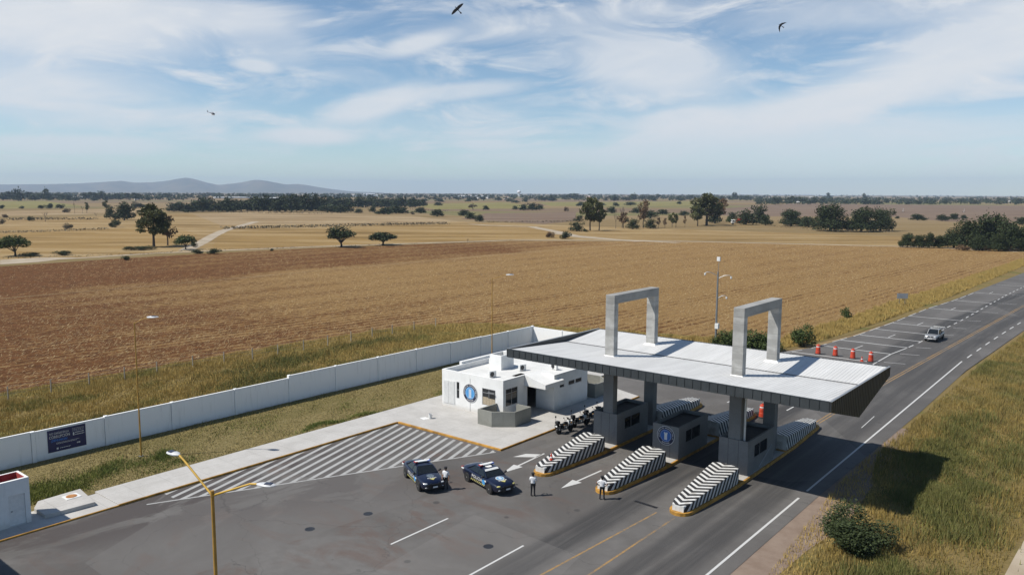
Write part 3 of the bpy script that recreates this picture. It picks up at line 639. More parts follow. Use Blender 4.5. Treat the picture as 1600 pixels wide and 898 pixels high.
def window(parent, axis, c, u0, u1, z0, z1, split, transom, sgn, mat=ALU):
    f = MB(); g = MB(); t = .05; d0, d1 = (c - .10 * sgn, c - .02 * sgn); d0, d1 = min(d0, d1), max(d0, d1)
    def bx(a, b2, p, q, m=f, e=0):
        if axis == 'y': m.box(a, b2, d0 + e, d1 - e, p, q)
        else: m.box(d0 + e, d1 - e, a, b2, p, q)
    bx(u0, u1, z0, z0 + t); bx(u0, u1, z1 - t, z1); bx(u0, u0 + t, z0 + t, z1 - t); bx(u1 - t, u1, z0 + t, z1 - t)
    zt = z1 - t
    if transom: bx(u0 + t, u1 - t, transom - t / 2, transom + t / 2)
    for k in range(1, split): u = u0 + (u1 - u0) * k / split; bx(u - t / 2, u + t / 2, z0 + t, z1 - t, f, .004)
    bx(u0 + t, u1 - t, z0 + t, z1 - t, g, .03)
    fr = part(f, 'window', mat, parent); part(g, 'pane', GLASS, fr); return fr
w1 = window(gh, 'y', 57.5, -50.5, -48.78, 1.16, 2.84, 2, 2.4, -1)
CURT = paint('beige_curtain', (.5, .42, .3), .9, .15, 6); cm = MB()
for k in range(16): x = -50.42 + k * .1; cm.box(x, x + .07, 57.505 + .012 * (k % 2), 57.52 + .012 * (k % 2), 1.22, 1.98 if k < 7 else 1.9)
part(cm, 'curtain', CURT, w1)
for u in (-49.62, -48.9):
    pass
part(MB().box(-49.6, -48.85, 57.25, 57.5, 2.52, 2.56, None), 'hopper_pane', ALU, w1)
window(gh, 'y', 57.5, -53.97, -53.58, 1.22, 2.92, 1, 2.1, -1)
window(gh, 'x', -47.8, 57.9, 59.75, 1.3, 3.02, 2, 2.55, 1)
for (a, b2) in ((63.95, 64.75), (65.5, 66.6), (66.75, 67.9)): window(gh, 'x', -45.7, a, b2, 2.34, 2.8, 1, None, 1)
for x0 in (-55.78, -54.97):
    lv = MB().box(x0, x0 + .78, 57.46, 57.5, .5, 2.92)
    for k in range(26): lv.box(x0 + .06, x0 + .72, 57.44, 57.46, .58 + k * .088, .58 + k * .088 + .05)
    part(lv, 'louvre_door', PLATE, gh)
tk = MB()
for q in ((-54.0, -53.85, 62.7, 64.8), (-52.55, -52.4, 62.7, 64.8), (-53.85, -52.55, 62.7, 62.85), (-53.85, -52.55, 64.65, 64.8)): tk.box(*q, 3.42, 4.95)
part(tk, 'tank_enclosure', WHITE, gh)
def ac(x, y, z, rz, label, fan=True):
    o = thing('air_conditioner', label, 'air conditioner', (x, y, z), rz, 'air conditioners on the guard house roof')
    MB().box(-.42, .42, -.15, .15, .06, .68).box(-.35, -.25, -.16, .16, 0, .06).box(.25, .35, -.16, .16, 0, .06).build('casing', PLATE, o, bevel=.015)
    MB().lathe([(.24, -.17), (.24, -.152)], 16, (-.1, 0, .37), 'y').build('fan_grille', BLACK, o); return o
ac(-51.0, 59.6, 3.42, R_(75), 'white air conditioner near the front parapet of the guard house roof'); ac(-50.6, 64.0, 3.42, R_(75), 'air conditioner right beside the white tank enclosure on the roof')
ac(-48.3, 66.6, 3.42, R_(-10), 'white air conditioner with pipe loop over the side windows of the guard house'); ac(-55.0, 64.4, 3.42, R_(70), 'air conditioner behind the tank enclosure beside the far parapet')
# round crest
CNAVY = paint('navy_crest_enamel', (.015, .02, .05), .45, .05, 4); CBLUE = paint('light_blue_crest_enamel', (.07, .30, .62), .45, .05, 4); CBLUE2 = paint('blue_crest_enamel', (.03, .13, .42), .45, .05, 4)
def crest(name, label, cx, y, cz, r, blue, tower):
    o = thing(name, label, 'crest sign', (cx, y, cz))
    L = lambda r0, a, b2: MB().lathe([(r0, a), (r0, b2)], 48, (0, 0, 0), 'y')
    L(r, 0, -.03).build('rim', PLATE, o); L(r * .955, -.029, -.036).build('ring', CNAVY, o); L(r * .655, -.035, -.042).build('field', blue, o)
    t = MB()
    for txt, r0, a0, da in (('SECRETARIA DE SEGURIDAD PUBLICA', r * .80, 1.12 * PI, -1.24 * PI), ('AGUASCALIENTES', r * .80, 1.32 * PI, .36 * PI)):
        for i, chh in enumerate(txt):
            if chh == ' ': continue
            a = a0 + da * (i + .5) / len(txt); up = 1 if da < 0 else -1
            M = frame((r0 * math.cos(a), -.037, r0 * math.sin(a)), (up * math.sin(a), 0, -up * math.cos(a)), (up * math.cos(a), 0, up * math.sin(a)))
            add_text(t, chh, r * .20, M, .002)
    for k in range(40):
        a = 2 * PI * k / 40; t.box(-.018 * r, .018 * r, -.045, -.041, r * .57, r * .62, Matrix.Rotation(a, 4, 'Y'))
    t.build('lettering', PLATE, o)
    g = MB()
    if tower:
        g.box(-.16 * r, .16 * r, -.05, -.04, -.42 * r, .2 * r).box(-.2 * r, -.06 * r, -.05, -.04, .2 * r, .36 * r).box(.06 * r, .2 * r, -.05, -.04, .2 * r, .36 * r).box(-.045 * r, .045 * r, -.05, -.04, .2 * r, .3 * r)
    else:
        g.box(-.15 * r, -.04 * r, -.05, -.04, -.42 * r, .42 * r).box(.05 * r, .16 * r, -.05, -.04, -.42 * r, .42 * r).box(-.2 * r, .2 * r, -.05, -.04, -.48 * r, -.42 * r)
    g.build('tower_figure', PLATE, o); return o
crest('round_crest', 'round navy and light blue crest on the white guard house front', -52.07, 57.48, 2.05, .95, CBLUE, False)
def planter(name, label, pts, h):
    o = thing(name, label, 'planter wall', (pts[0][0], pts[0][1], .15)); m = MB(); t = .16
    n = len(pts); inner = []
    for i in range(n):
        d0 = Vector(pts[i]) - Vector(pts[i - 1]) if i else Vector(pts[1]) - Vector(pts[0]); d1 = Vector(pts[min(i + 1, n - 1)]) - Vector(pts[i]) if i < n - 1 else d0
        n0 = Vector((-d0.y, d0.x)).normalized(); n1 = Vector((-d1.y, d1.x)).normalized(); bb = (n0 + n1).normalized(); inner.append(tuple(Vector(pts[i]) + bb * t / max(.3, bb.dot(n0))))
    loop = list(pts) + inner[::-1]
    vs = [(x, y, .15) for x, y in loop] + [(x, y, .15 + h) for x, y in loop]; N = 2 * n; fs = []
    for i in range(n - 1):
        j = N - 1 - i; fs += [(i, i + 1, N + i + 1, N + i), (j, j - 1, N + j - 1, N + j), (N + i, N + i + 1, N + j - 1, N + j), (i, j, j - 1, i + 1)]
    fs += [(0, N, N + N - 1, N - 1), (n - 1, n, N + n, N + n - 1)]
    m.add(vs, fs); part(m, 'wall', PLANT, o); return o
planter('planter_wall', 'angular grey concrete planter wall under the guard house corner windows', [(-48.7, 57.48), (-48.7, 54.8), (-46.95, 54.8), (-45.25, 56.2), (-45.25, 58.65), (-47.0, 58.65)], 1.45)
planter('planter_wall', 'flared grey concrete planter wall behind the motorcycles at the guard house rear', [(-47.0, 69.9), (-45.3, 69.9), (-45.3, 72.2), (-47.0, 73.7), (-49.2, 73.7), (-49.2, 70.6)], 1.5)
# ------------------------------------------------------------------ LITTLE SERVICE BUILDING at the left edge, slab with cover
RED = paint('red_oxide_roof_paint', (.28, .05, .045), .7, .25, 2)
sv = thing('service_hut', 'small white service hut with a plain door and red sunken roof', 'hut', (-57.6, 15, .1))
mb = MB(); wall_holes(mb, 'x', -56.85, -56.65, 8, 19.0, .1, 3.2, [(17.72, 18.7, .12, 2.2)])
mb.box(-58.5, -58.35, 8, 19.0, .1, 3.2).box(-58.35, -56.85, 18.85, 19.0, .1, 3.2).box(-58.35, -56.85, 8, 8.15, .1, 3.2); part(mb, 'wall', WHITE, sv)
part(MB().box(-58.35, -56.85, 8.15, 18.85, 2.55, 2.7).box(-58.345, -58.30, 8.2, 18.8, 2.7, 3.18).box(-58.30, -56.9, 18.8, 18.845, 2.7, 3.18).box(-56.9, -56.855, 8.2, 18.8, 2.7, 3.18), 'roof', RED, sv)
d_ = part(MB().box(-56.76, -56.72, 17.73, 18.69, .14, 2.19), 'door', PLATE, sv); part(MB().box(-56.72, -56.66, 17.85, 17.93, 1.1, 1.16), 'handle', STEEL, d_)
sl = thing('cistern_slab', 'raised concrete cistern slab with a rusty round lid beside the service hut', 'slab', (-58, 21.5, .1))
part(MB().prism([(-58.3, 19.75), (-56.4, 19.75), (-56.2, 22.9), (-59.6, 23.3), (-59.4, 20.4)], .1, .38), 'slab', WALK, sl, bevel=.015)
part(MB().box(-58.95, -58.0, 21.75, 22.75, .38, .41), 'lid_frame', PLATE, sl); part(MB().lathe([(.36, .41), (.36, .43)], 20, (-58.48, 22.25, 0)), 'lid', paint('rust_orange', (.36, .16, .05), .8, .3, 4), sl)
# canopy of the opposite lanes, just outside the frame: only its shadow reaches the yard
oc = thing('opposite_canopy', 'dark flat canopy on two posts whose shadow edge falls in the lower corner', 'canopy', (-60, 6, 0))
part(MB().box(-75, -49.2 - 4.0, 0, 10.9, 7.2, 8.1), 'roof', FASCIA, oc)
for x in (-70, -58): part(MB().box(x, x + .6, 4, 4.9, -.1, 7.2), 'column', BOOTH, oc)
# ------------------------------------------------------------------ TOLL CANOPY
tc = thing('toll_canopy', 'long toll canopy with pale folded roof dark cladding and two concrete portal frames', 'canopy', (-29.75, 61, 0))
X0, X1, YF, YD, YK = -43.75, -15.8, 53.1, 59.8, 68.0
ZFT, ZFB, ZDP, ZBT, ZBB = 8.30, 7.58, 5.78, 8.18, 7.42; YV, ZV = 61.8, 7.70
xs_ = []; x = X0 + .16
while x < X1 - .2:
    xs_ += [(x, 0), (x + .16, 0), (x + .19, .018), (x + .25, .018)]; x += .28
yr = [(YF + .13, ZFT - .05), (YV - .001, ZV), (YV + .001, ZV), (YK - .1, ZBT - .05)]
vs = [(xx, yy, zz + dz) for (yy, zz) in yr for (xx, dz) in xs_]; n = len(xs_)
mb = MB(); mb.add(vs, [(i * n + k, i * n + k + 1, (i + 1) * n + k + 1, (i + 1) * n + k) for i in (0, 2) for k in range(n - 1)])
part(mb, 'roof_sheet', ROOF, tc, fixn=False)
part(MB().box(X0 + .15, X1 - .15, YV - .05, YV + .05, ZV + .02, ZV + .062), 'valley_gutter', paint('dark_gutter', (.12, .12, .12), .6, .4, 8), tc)
mb = MB().box(X0 + .12, X1 - .12, YF + .04, YF + .12, ZFB, ZFT)
nf = 42
for k in range(nf):
    a = X0 + .12 + (X1 - X0 - .24) * k / nf; b2 = X0 + .12 + (X1 - X0 - .24) * (k + 1) / nf; mb.box(a + .03, b2 - .03, YF, YF + .04, ZFB - .02, ZFT - .03)
mb.box(X0 + .12, X1 - .12, YF - .015, YF + .13, ZFT - .03, ZFT + .01)
part(mb, 'fascia', FASCIA, tc)
mb = MB().box(X0 + .12, X1 - .12, YK - .12, YK - .02, ZBB, ZBT); part(mb, 'fascia', FASCIA, tc)
prof = [(YF, ZFT), (YK, ZBT), (YK, ZBB), (YD, ZDP), (YF, ZFB)]
for (xa, xb, s) in ((X0, X0 + .12, -1), (X1 - .12, X1, 1)):
    mb = MB(); mb.loft([[(xa, y, z) for y, z in prof], [(xb, y, z) for y, z in prof]])
    k = YF + .4
    while k < YK:
        zt = np.interp(k, [YF, YK], [ZFT, ZBT]) - .02; zb = np.interp(k, [YF, YD, YK], [ZFB, ZDP, ZBB]) + .02
        xo = xb if s > 0 else xa; mb.box(min(xo, xo + s * .025), max(xo, xo + s * .025), k, k + .03, zb, zt); k += .42
    part(mb, 'gable', GABLE, tc)
    part(MB().loft([[(x_, YF - .01, ZFT + .004), (x_, YF - .01, ZFT + .03), (x_, YK, ZBT + .03), (x_, YK, ZBT + .004)] for x_ in (xa - .02, xb + .03)]), 'coping', ALU, tc)
mb = MB(); mb.loft([[(xx, YF + .05, ZFB + .04), (xx, YD, ZDP + .06), (xx, YK - .05, ZBB + .04), (xx, YK - .05, ZBB + .09), (xx, YD, ZDP + .11), (xx, YF + .05, ZFB + .09)] for xx in (X0 + .12, X1 - .12)]); part(mb, 'soffit', SOFFIT, tc)
for cx in (-24.35, -35.95):
    for (ya, yb) in ((57.62, 58.25), (64.75, 65.4)):
        part(MB().box(cx - .5, cx + .5, ya - .04, yb + .04, .15, ZDP + 1.2), 'column', BOOTH, tc, bevel=.02)
    pf = MB()
    for (ya, yb) in ((57.62, 58.25), (64.75, 65.4)): pf.box(cx - .45, cx + .45, ya, yb, ZDP + 1.0, 12.55)
    pf.box(cx - .45, cx + .45, 57.62, 65.4, 12.551, 13.3); part(pf, 'portal_frame', CONC, tc, bevel=.02)
    for (ya, yb, zz) in ((57.62, 58.25, 7.93), (64.75, 65.4, 7.97)):
        fl = MB(); fl.loft([[(cx - .66 + .2 * e, ya - .2 + .19 * e, zz - .1 + .2 * e), (cx + .66 - .2 * e, ya - .2 + .19 * e, zz - .1 + .2 * e), (cx + .66 - .2 * e, yb + .2 - .19 * e, zz - .1 + .2 * e), (cx - .66 + .2 * e, yb + .2 - .19 * e, zz - .1 + .2 * e)] for e, s2 in ((0, 1), (1, 1))])
        part(fl, 'flashing', PLATE, tc)
part(MB().tube([(-23.68, 58.0, .3), (-23.68, 58.0, 7.2)], .09, 8), 'downpipe', PLATE, tc)
# ------------------------------------------------------------------ ISLANDS, BOOTHS, BARRIERS
def noseprism(mb, xc, hw, y0, y1, z0, z1, nose=1.3, both=True):
    pts = []
    for k in range(9):
        a = PI + PI * k / 8; pts.append((xc + hw * math.cos(a), y0 + nose + nose * math.sin(a)))
    if both:
        for k in range(9): a = PI * k / 8; pts.append((xc + hw * math.cos(a), y1 - nose + nose * math.sin(a)))
    else: pts += [(xc + hw, y1), (xc - hw, y1)]
    mb.prism(pts, z0, z1)
isl = None; XC = [-36.05, -30.25, -24.1]
for i, xc in enumerate(XC):
    if isl is None:
        isl = thing('traffic_island', 'x', 'traffic island', (xc, 61.5, 0), 0, 'traffic islands between the toll lanes')
        m = MB(); pts = []
        for k in range(9): a = PI + PI * k / 8; pts.append((.82 * math.cos(a), -13.0 + .9 * math.sin(a)))
        pts += [(1.22, -6.4), (1.22, 6.0)]
        for k in range(9): a = PI * k / 8; pts.append((.9 * math.cos(a), 13.0 + .9 * math.sin(a)))
        pts += [(-1.22, 6.0), (-1.22, -6.4)]
        m.prism(pts, -.05, .24); m.build('kerb', YEL, isl, bevel=.02)
        m = MB(); m.box(-1.08, 1.08, -5.2, 3.6, .2, .246); m.build('top', WALK, isl); cur = isl
    else: cur = copy_tree(isl); cur.location.x = xc
    cur['label'] = ['yellow kerbed island nearest the parked motorcycles', 'middle yellow kerbed island carrying the booth with the crest', 'yellow kerbed island beside the through road with the white edge line'][i]
def stripe_mat():
    def f(nt, b):
        uv = nt.n.new('ShaderNodeUVMap'); uv.uv_map = 'stripe'; s = nt.sep(uv.outputs[0])[0]
        p = nt.obj(); wn = nt.noise(p, 2.2, 4, .65); s = nt.math('ADD', s, nt.math('MULTIPLY', nt.math('SUBTRACT', nt.noise(p, 5, 2), .5), .03))
        fr = nt.math('FRACT', nt.math('ADD', nt.math('DIVIDE', s, .54), 50)); t = nt.mr(nt.math('ABSOLUTE', nt.math('SUBTRACT', fr, .5)), .215, .235)
        wh = nt.mix(nt.mr(wn, .4, .75), (.64, .64, .62), (.42, .40, .36)); bk = nt.mix(nt.mr(wn, .4, .75), (.02, .02, .022), (.055, .052, .05))
        nt.set(b.inputs['Base Color'], nt.mix(t, wh, bk)); b.inputs['Roughness'].default_value = .6
    return material('striped_barrier_paint', f)
STR = stripe_mat()
def barrier_mesh(L, h0, h1, w0, w1):
    """crash barrier: nose at y=0, full height at y=L; faces carry a 'stripe' coordinate"""
    me = bpy.data.meshes.new('barrier'); bm = bmesh.new(); uv = bm.loops.layers.uv.new('stripe')
    N = 14; secs = []
    for i in range(N + 1):
        t = i / N; y = L * t; h = h0 + (h1 - h0) * min(1, t ** .9); wv = w0 + (w1 - w0) * min(1, t * 1.15); cz = .10 * min(1, t * 3)
        if i == 0: wv = w0 * .72
        secs.append([(-wv, 0.24), (-wv, h - .02), (-wv * .93, h + .02), (0, h + cz), (wv * .93, h + .02), (wv, h - .02), (wv, .24)])
        secs[-1] = [(x, y, z) for x, z in secs[-1]]
    V = [[bm.verts.new(p) for p in s] for s in secs]
    for i in range(N):
        for k in range(6): bm.faces.new((V[i][k], V[i][k + 1], V[i + 1][k + 1], V[i + 1][k]))
    bm.faces.new(V[0]); bm.faces.new(V[-1][::-1])
    bmesh.ops.recalc_face_normals(bm, faces=bm.faces)
    for f in bm.faces:
        c = f.calc_center_median(); n = f.normal
        for lp in f.loops:
            x, y, z = lp.vert.co; hl = h0 + (h1 - h0) * min(1, (y / L) ** .9)
            if abs(n.y) > .9: s = 1000 if y > L / 2 else y + .5
            elif abs(n.z) > .5: s = y - .75 * abs(x)
            else: s = y - .75 * abs(x) + .62 * (hl - z)
            if abs(n.y) > .9: s = .27
            lp[uv].uv = (s, 0)
    bm.to_mesh(me); bm.free(); me.materials.append(STR); return me
mf = barrier_mesh(7.75, .66, 1.45, .60, 1.06); mr_ = barrier_mesh(9.3, .75, 1.45, .64, 1.02)
lanes = ['on the island nearest the parked motorcycles', 'on the middle island', 'on the island beside the through road']
for i, xc in enumerate(XC):
    o = bpy.data.objects.new('crash_barrier', mf); COL.objects.link(o); o.location = (xc, 47.9, 0); tag(o, 'sunlit striped crash barrier at the front ' + lanes[i], 'barrier', 'striped crash barriers')
    o = bpy.data.objects.new('crash_barrier', mr_); COL.objects.link(o); o.location = (xc + .05, 74.9, 0); o.rotation_euler.z = PI; tag(o, 'shaded striped crash barrier at the rear ' + lanes[i], 'barrier', 'striped crash barriers')
def booth(xc, label, y0=57.5, y1=62.9, h=2.95):
    o = thing('toll_booth', label, 'toll booth', (xc, y0, .24), 0, 'grey toll booths'); hw = 1.2; z0 = .24
    m = MB(); yl = y1 - y0
    hl = [(1.3, 2.35, 1.15, 2.15), (2.42, 3.9, 1.15, 2.15)]
    for s in (-1, 1): wall_holes(m, 'x', min(s * hw, s * (hw - .15)), max(s * hw, s * (hw - .15)), .15, yl - .15, 0, h - z0, hl)
    m.box(-hw, hw, 0, .15, 0, h - z0); wall_holes(m, 'y', yl - .15, yl, -hw, hw, 0, h - z0, [(-.5, .4, 0, 2.1)]); m.build('wall', BOOTH, o)
    MB().box(-hw + .15, hw - .15, .15, yl - .15, 2.35, 2.45).build('roof', paint('dark_flat_roof', (.06, .06, .06), .9, .2, 2), o)
    gr = MB()
    for x in (-.42, .42): gr.box(x - .012, x + .012, -.006, .001, 0, h - z0)
    gr.build('wall_joint', BLACK, o)
    for s in (-1, 1):
        for (a, b2, p, q) in hl:
            f = MB(); g = MB(); x0, x1 = sorted((s * (hw - .06), s * (hw - .02))); t = .05
            f.box(x0, x1, a, b2, p, p + t).box(x0, x1, a, b2, q - t, q).box(x0, x1, a, a + t, p + t, q - t).box(x0, x1, b2 - t, b2, p + t, q - t); fo = f.build('window', BLACK, o)
            g.box(x0 + .01, x1 - .01, a + t, b2 - t, p + t, q - t).build('pane', GLASS, fo)
    MB().box(-.5, .4, yl - .1, yl - .05, 0, 2.1).build('door', STEEL, o)
    return o
booth(XC[0] - .1, 'grey toll booth nearest the parked motorcycles under the canopy'); booth(XC[1], 'grey toll booth with a round crest on its front'); bb = booth(XC[2] - .25, 'grey toll booth beside the through road with a ramp line on its side')
MB().tube([(1.215, 2.3, .12), (1.215, 4.9, 1.35)], .03, 6).build('handrail', STEEL, bb)
crest('round_crest', 'round navy and blue crest on the grey booth front', -30.2, 57.47, 2.08, .8, CBLUE2, True)
for xc in XC[:1] + XC[1:]:
    pass
# ------------------------------------------------------------------ CONES, DRUMS
def drum(x, y, label, s=1.0):
    o = thing('traffic_drum', label, 'traffic drum', (x, y, 0), 0, 'orange traffic drums')
    MB().lathe([(.30 * s, .1 * s), (.29 * s, .42 * s), (.27 * s, .44 * s), (.265 * s, .78 * s), (.245 * s, .8 * s), (.235 * s, 1.1 * s), (.2 * s, 1.16 * s), (.08 * s, 1.18 * s), (.08 * s, 1.26 * s)], 18).build('body', ORANGE, o, smooth=40)
    MB().lathe([(.40 * s, 0), (.40 * s, .06 * s), (.31 * s, .1 * s)], 18).build('base', RUBBER, o)
    MB().lathe([(.246 * s, .9 * s), (.243 * s, 1.0 * s)], 18).build('reflective_band', REFL, o); return o
for (x, y), l in zip([(-35.0, 110.3), (-32.75, 110.5), (-30.4, 110.3), (-27.95, 109.7), (-28.85, 74.9)], ['orange drum by the grassy verge at the closed bay line', 'second orange drum from the grassy verge in the row of four', 'third orange drum from the grassy verge with a bright band', 'orange drum at the lane end of the row of four beside the squat cone', 'orange drum standing behind the booth beside the through road']): drum(x, y, l, 1.12)
def cone(x, y, z, h, label):
    o = thing('traffic_cone', label, 'traffic cone', (x, y, z), 0, 'small orange cones'); 
    MB().lathe([(.16 * h / .6, .03), (.03 * h / .6, h)], 14).build('body', ORANGE, o, smooth=40); MB().box(-.2 * h / .6, .2 * h / .6, -.2 * h / .6, .2 * h / .6, 0, .035).build('base', ORANGE, o)
    k = h / .6; MB().lathe([(.122 * k, .25 * k), (.098 * k, .34 * k)], 14).build('reflective_band', REFL, o)
cone(-36.0, 49.35, .80, .62, 'red cone standing on the nose of the striped barrier'); cone(-28.95, 109.3, 0, .66, 'small squat cone beside the end drum of the row')
lp = tag(MB().tube([(-29.9, 75.6, .12), (-29.2, 75.9, .16), (-28.9, 75.7, .3)], .12, 6).box(-29.7, -29.3, 75.4, 75.7, 0, .2).build('sandbag', RUBBER), 'dark slumped sandbag beside the lone drum', 'sandbag')
# ------------------------------------------------------------------ LAMPS
LY = paint('yellow_lamp_post_paint', (.50, .30, .03), .5, .15, 2); LY2 = paint('ochre_lamp_post_paint', (.36, .20, .035), .55, .15, 2); HEADG = paint('pale_grey_lamp_housing', (.52, .53, .54), .45, .06, 4); DKP = paint('dark_blue_solar_panel', (.02, .025, .05), .3, .05, 4)
def lamp_head(o, tip, dirv, up=.12, s=1.0):
    dv = Vector((dirv[0], dirv[1], up)).normalized(); sd_ = Vector((-dv.y, dv.x, 0)).normalized(); u = dv.cross(sd_) * 1
    if u.z < 0: u = -u
    M = Matrix.Identity(4)
    for i in range(3): M[i][0] = dv[i]; M[i][1] = sd_[i]; M[i][2] = u[i]; M[i][3] = tip[i]
    secs = []
    for (x, w, t) in [(-.02, .05, .04), (.06, .1, .06), (.2, .17, .08), (.42, .19, .08), (.6, .17, .06), (.72, .1, .03), (.76, .03, .015)]:
        secs.append([tuple(M @ Vector((x * s, w * s * math.cos(2 * PI * k / 12), t * s * max(-.5, math.sin(2 * PI * k / 12))))) for k in range(12)])
    h = MB().loft(secs).build('lamp_head', HEADG, o, smooth=50)
    ps = []
    for (x, w) in [(.34, .13), (.6, .12)]: ps.append([tuple(M @ Vector((x * s, y * s, z * s))) for y, z in ((-w, .055), (w, .055), (w * .55, .088), (-w * .55, .088))])
    MB().loft(ps).build('top_panel', DKP, h)
fl = thing('street_lamp', 'yellow street lamp with two raised arms and grey heads rising from the yard', 'street lamp', (-27.3, 15.4, 0))
MB().tube([(0, 0, 0), (0, 0, 10.55)], [.085, .065], 10).build('pole', LY2, fl, smooth=50)
for e in ((-2.05, -.18, 11.62), (1.75, .85, 11.05)):
    k = (e[0] * .84, e[1] * .84, e[2] - (.16 if e[0] < 0 else .02))
    MB().tube([(0, 0, 10.42), k, e], .042, 8).build('arm', LY, fl, smooth=50)
    lamp_head(fl, (e[0], e[1], e[2]), (e[0], e[1]), .02)
MB().lathe([(.075, 10.38), (.075, 10.62)], 10).build('collar', LY2, fl)
def lamp1(x, y, h, armv, label):
    o = thing('street_lamp', label, 'street lamp', (x, y, 0)); MB().tube([(0, 0, 0), (0, 0, h)], [.075, .045], 8).build('pole', LY2, o, smooth=50)
    a = Vector((armv[0], armv[1], .45)); MB().tube([(0, 0, h - .1), tuple(a * .6 + Vector((0, 0, h))), tuple(a + Vector((0, 0, h)))], .04, 6).build('arm', LY2, o); lamp_head(o, tuple(a + Vector((0, 0, h))), armv, .05, 1.3)
    MB().box(-.16, .16, -.16, .16, 0, .08).build('base_plate', STEEL, o); return o
LPY = 60.0
while True:
    c_ = RM.T @ np.array([-64.3, LPY, -CAMH]); px_ = 800 + F_ * c_[0] / -c_[2]
    if px_ > 768.5: break
    LPY += .05
lamp1(-64.25, 30.05, 11.35, (1.05, .6), 'thin ochre lamp post on the lawn before the white boundary wall')
lamp1(-64.3, LPY, 11.3, (1.4, 1.1), 'thin ochre lamp post behind the white guard house')
cp = thing('camera_mast', 'grey surveillance mast with three curved arms and dome cameras above the canopy roof', 'camera mast', (*G(1118, 536), 0))
MB().tube([(0, 0, 0), (0, 0, 10.6)], [.17, .11], 10).build('pole', STEEL, cp, smooth=50); MB().tube([(0, 0, 10.6), (.1, .05, 12.5)], .035, 6).build('antenna_rod', STEEL, cp)
MB().box(-.2, .28, -.12, .12, 12.2, 12.8).build('antenna', PLATE, cp)
for (z, ax, ay) in ((10.25, -1.75, -.6), (9.9, 1.9, .35), (6.9, 1.35, .25)):
    pts = [(0, 0, z - .25), (ax * .5, ay * .5, z + .22), (ax * .85, ay * .85, z + .3), (ax, ay, z + .1)]
    a = MB().tube(pts, .045, 6).build('arm', STEEL, cp, smooth=50); MB().ball((ax, ay, z - .1), (.13, .13, .15)).lathe([(.13, z - .06), (.11, z + .12)], 10, (ax, ay, 0)).build('dome_camera', PLATE, a, smooth=60)
MB().box(-.1, .45, -.3, .18, 2.2, 3.0).build('equipment_box', PLATE, cp, bevel=.02); MB().box(-.28, .28, -.28, .28, 0, .1).build('base_plate', STEEL, cp)
sg = thing('road_sign', 'pale grey back of a wide road sign on the grassy verge', 'road sign', (*G(1409, 478), 0))
for x in (-.55, .55): MB().box(x - .04, x + .04, -.03, .03, 0, 2.3).build('post', STEEL, sg)
MB().box(-1.05, 1.05, -.07, -.032, 1.5, 2.55).build('panel', paint('pale_grey_sign_back', (.30, .31, .32), .7, .1, 2), sg); sg.rotation_euler.z = R_(35)
# ------------------------------------------------------------------ FENCE in the long grass behind the wall
fn = thing('wire_fence', 'thin post and wire fence in the long grass behind the boundary wall', 'fence', (-92, 50, 0))
POST = paint('weathered_fence_post', (.30, .27, .22), .9, .2, 4); fp = [(-92.7, y) for y in (21.5, 25.6, 29.7, 33.9, 37.9, 41.9, 45.8, 50.4)] + [(-92, 54.3), (-91.3, 58), (-91, 61.7), (-90.9, 65.8), (-91.2, 70.2), (-91.4, 74.6), (-91.4, 78.7), (-91.2, 82.6), (-90.9, 87), (-90.5, 91.5)]
for (x, y) in fp: part(MB().box(x - .05, x + .05, y - .05, y + .05, 0, 1.5), 'post', POST, fn)
mb = MB()
for z in (.7, 1.1, 1.5): mb.tube([(x + .075, y, z) for x, y in fp], .008, 4)
part(mb, 'wire', STEEL, fn)
# ------------------------------------------------------------------ VEHICLES
CARB = paint('deep_blue_car_paint', (.0035, .0065, .024), .28, .06, 3, coat=.6, local=True); SILV = paint('silver_car_paint', (.30, .305, .31), .35, .05, 3, metal=.35, coat=.4, local=True)
CARK = paint('black_trim', (.012, .012, .013), .4, .1, 3); LENS = paint('clear_lamp_lens', (.55, .57, .58), .15, .05, 3); REDL = paint('red_lamp_lens', (.35, .02, .015), .2, .05, 3); BLUL = paint('blue_lamp_lens', (.05, .12, .5), .2, .05, 3)
WVIN = paint('white_vinyl', (.72, .72, .70), .5, .04, 3); YVIN = paint('yellow_vinyl', (.50, .46, .16), .5, .06, 3); RIM = paint('steel_wheel_rim', (.45, .46, .47), .35, .06, 3, metal=.6)
def hull(stations, mat, name, parent, sub=1):
    secs = []
    for (x, w_, zb, zs, zt) in stations:
        h = [(0, zt), (.5 * w_, zt - .008), (.82 * w_, zt - .04), (.96 * w_, zs), (w_, zs - .12), (w_, (zs + zb) / 2), (.97 * w_, zb + .12), (.88 * w_, zb), (0, zb)]
        secs.append([(x, y, z) for y, z in h] + [(x, -y, z) for y, z in h[-2:0:-1]])
    o = MB().loft(secs).build(name, mat, parent, smooth=35)
    if sub: m = o.modifiers.new('round', 'SUBSURF'); m.levels = sub; m.render_levels = sub
    return o
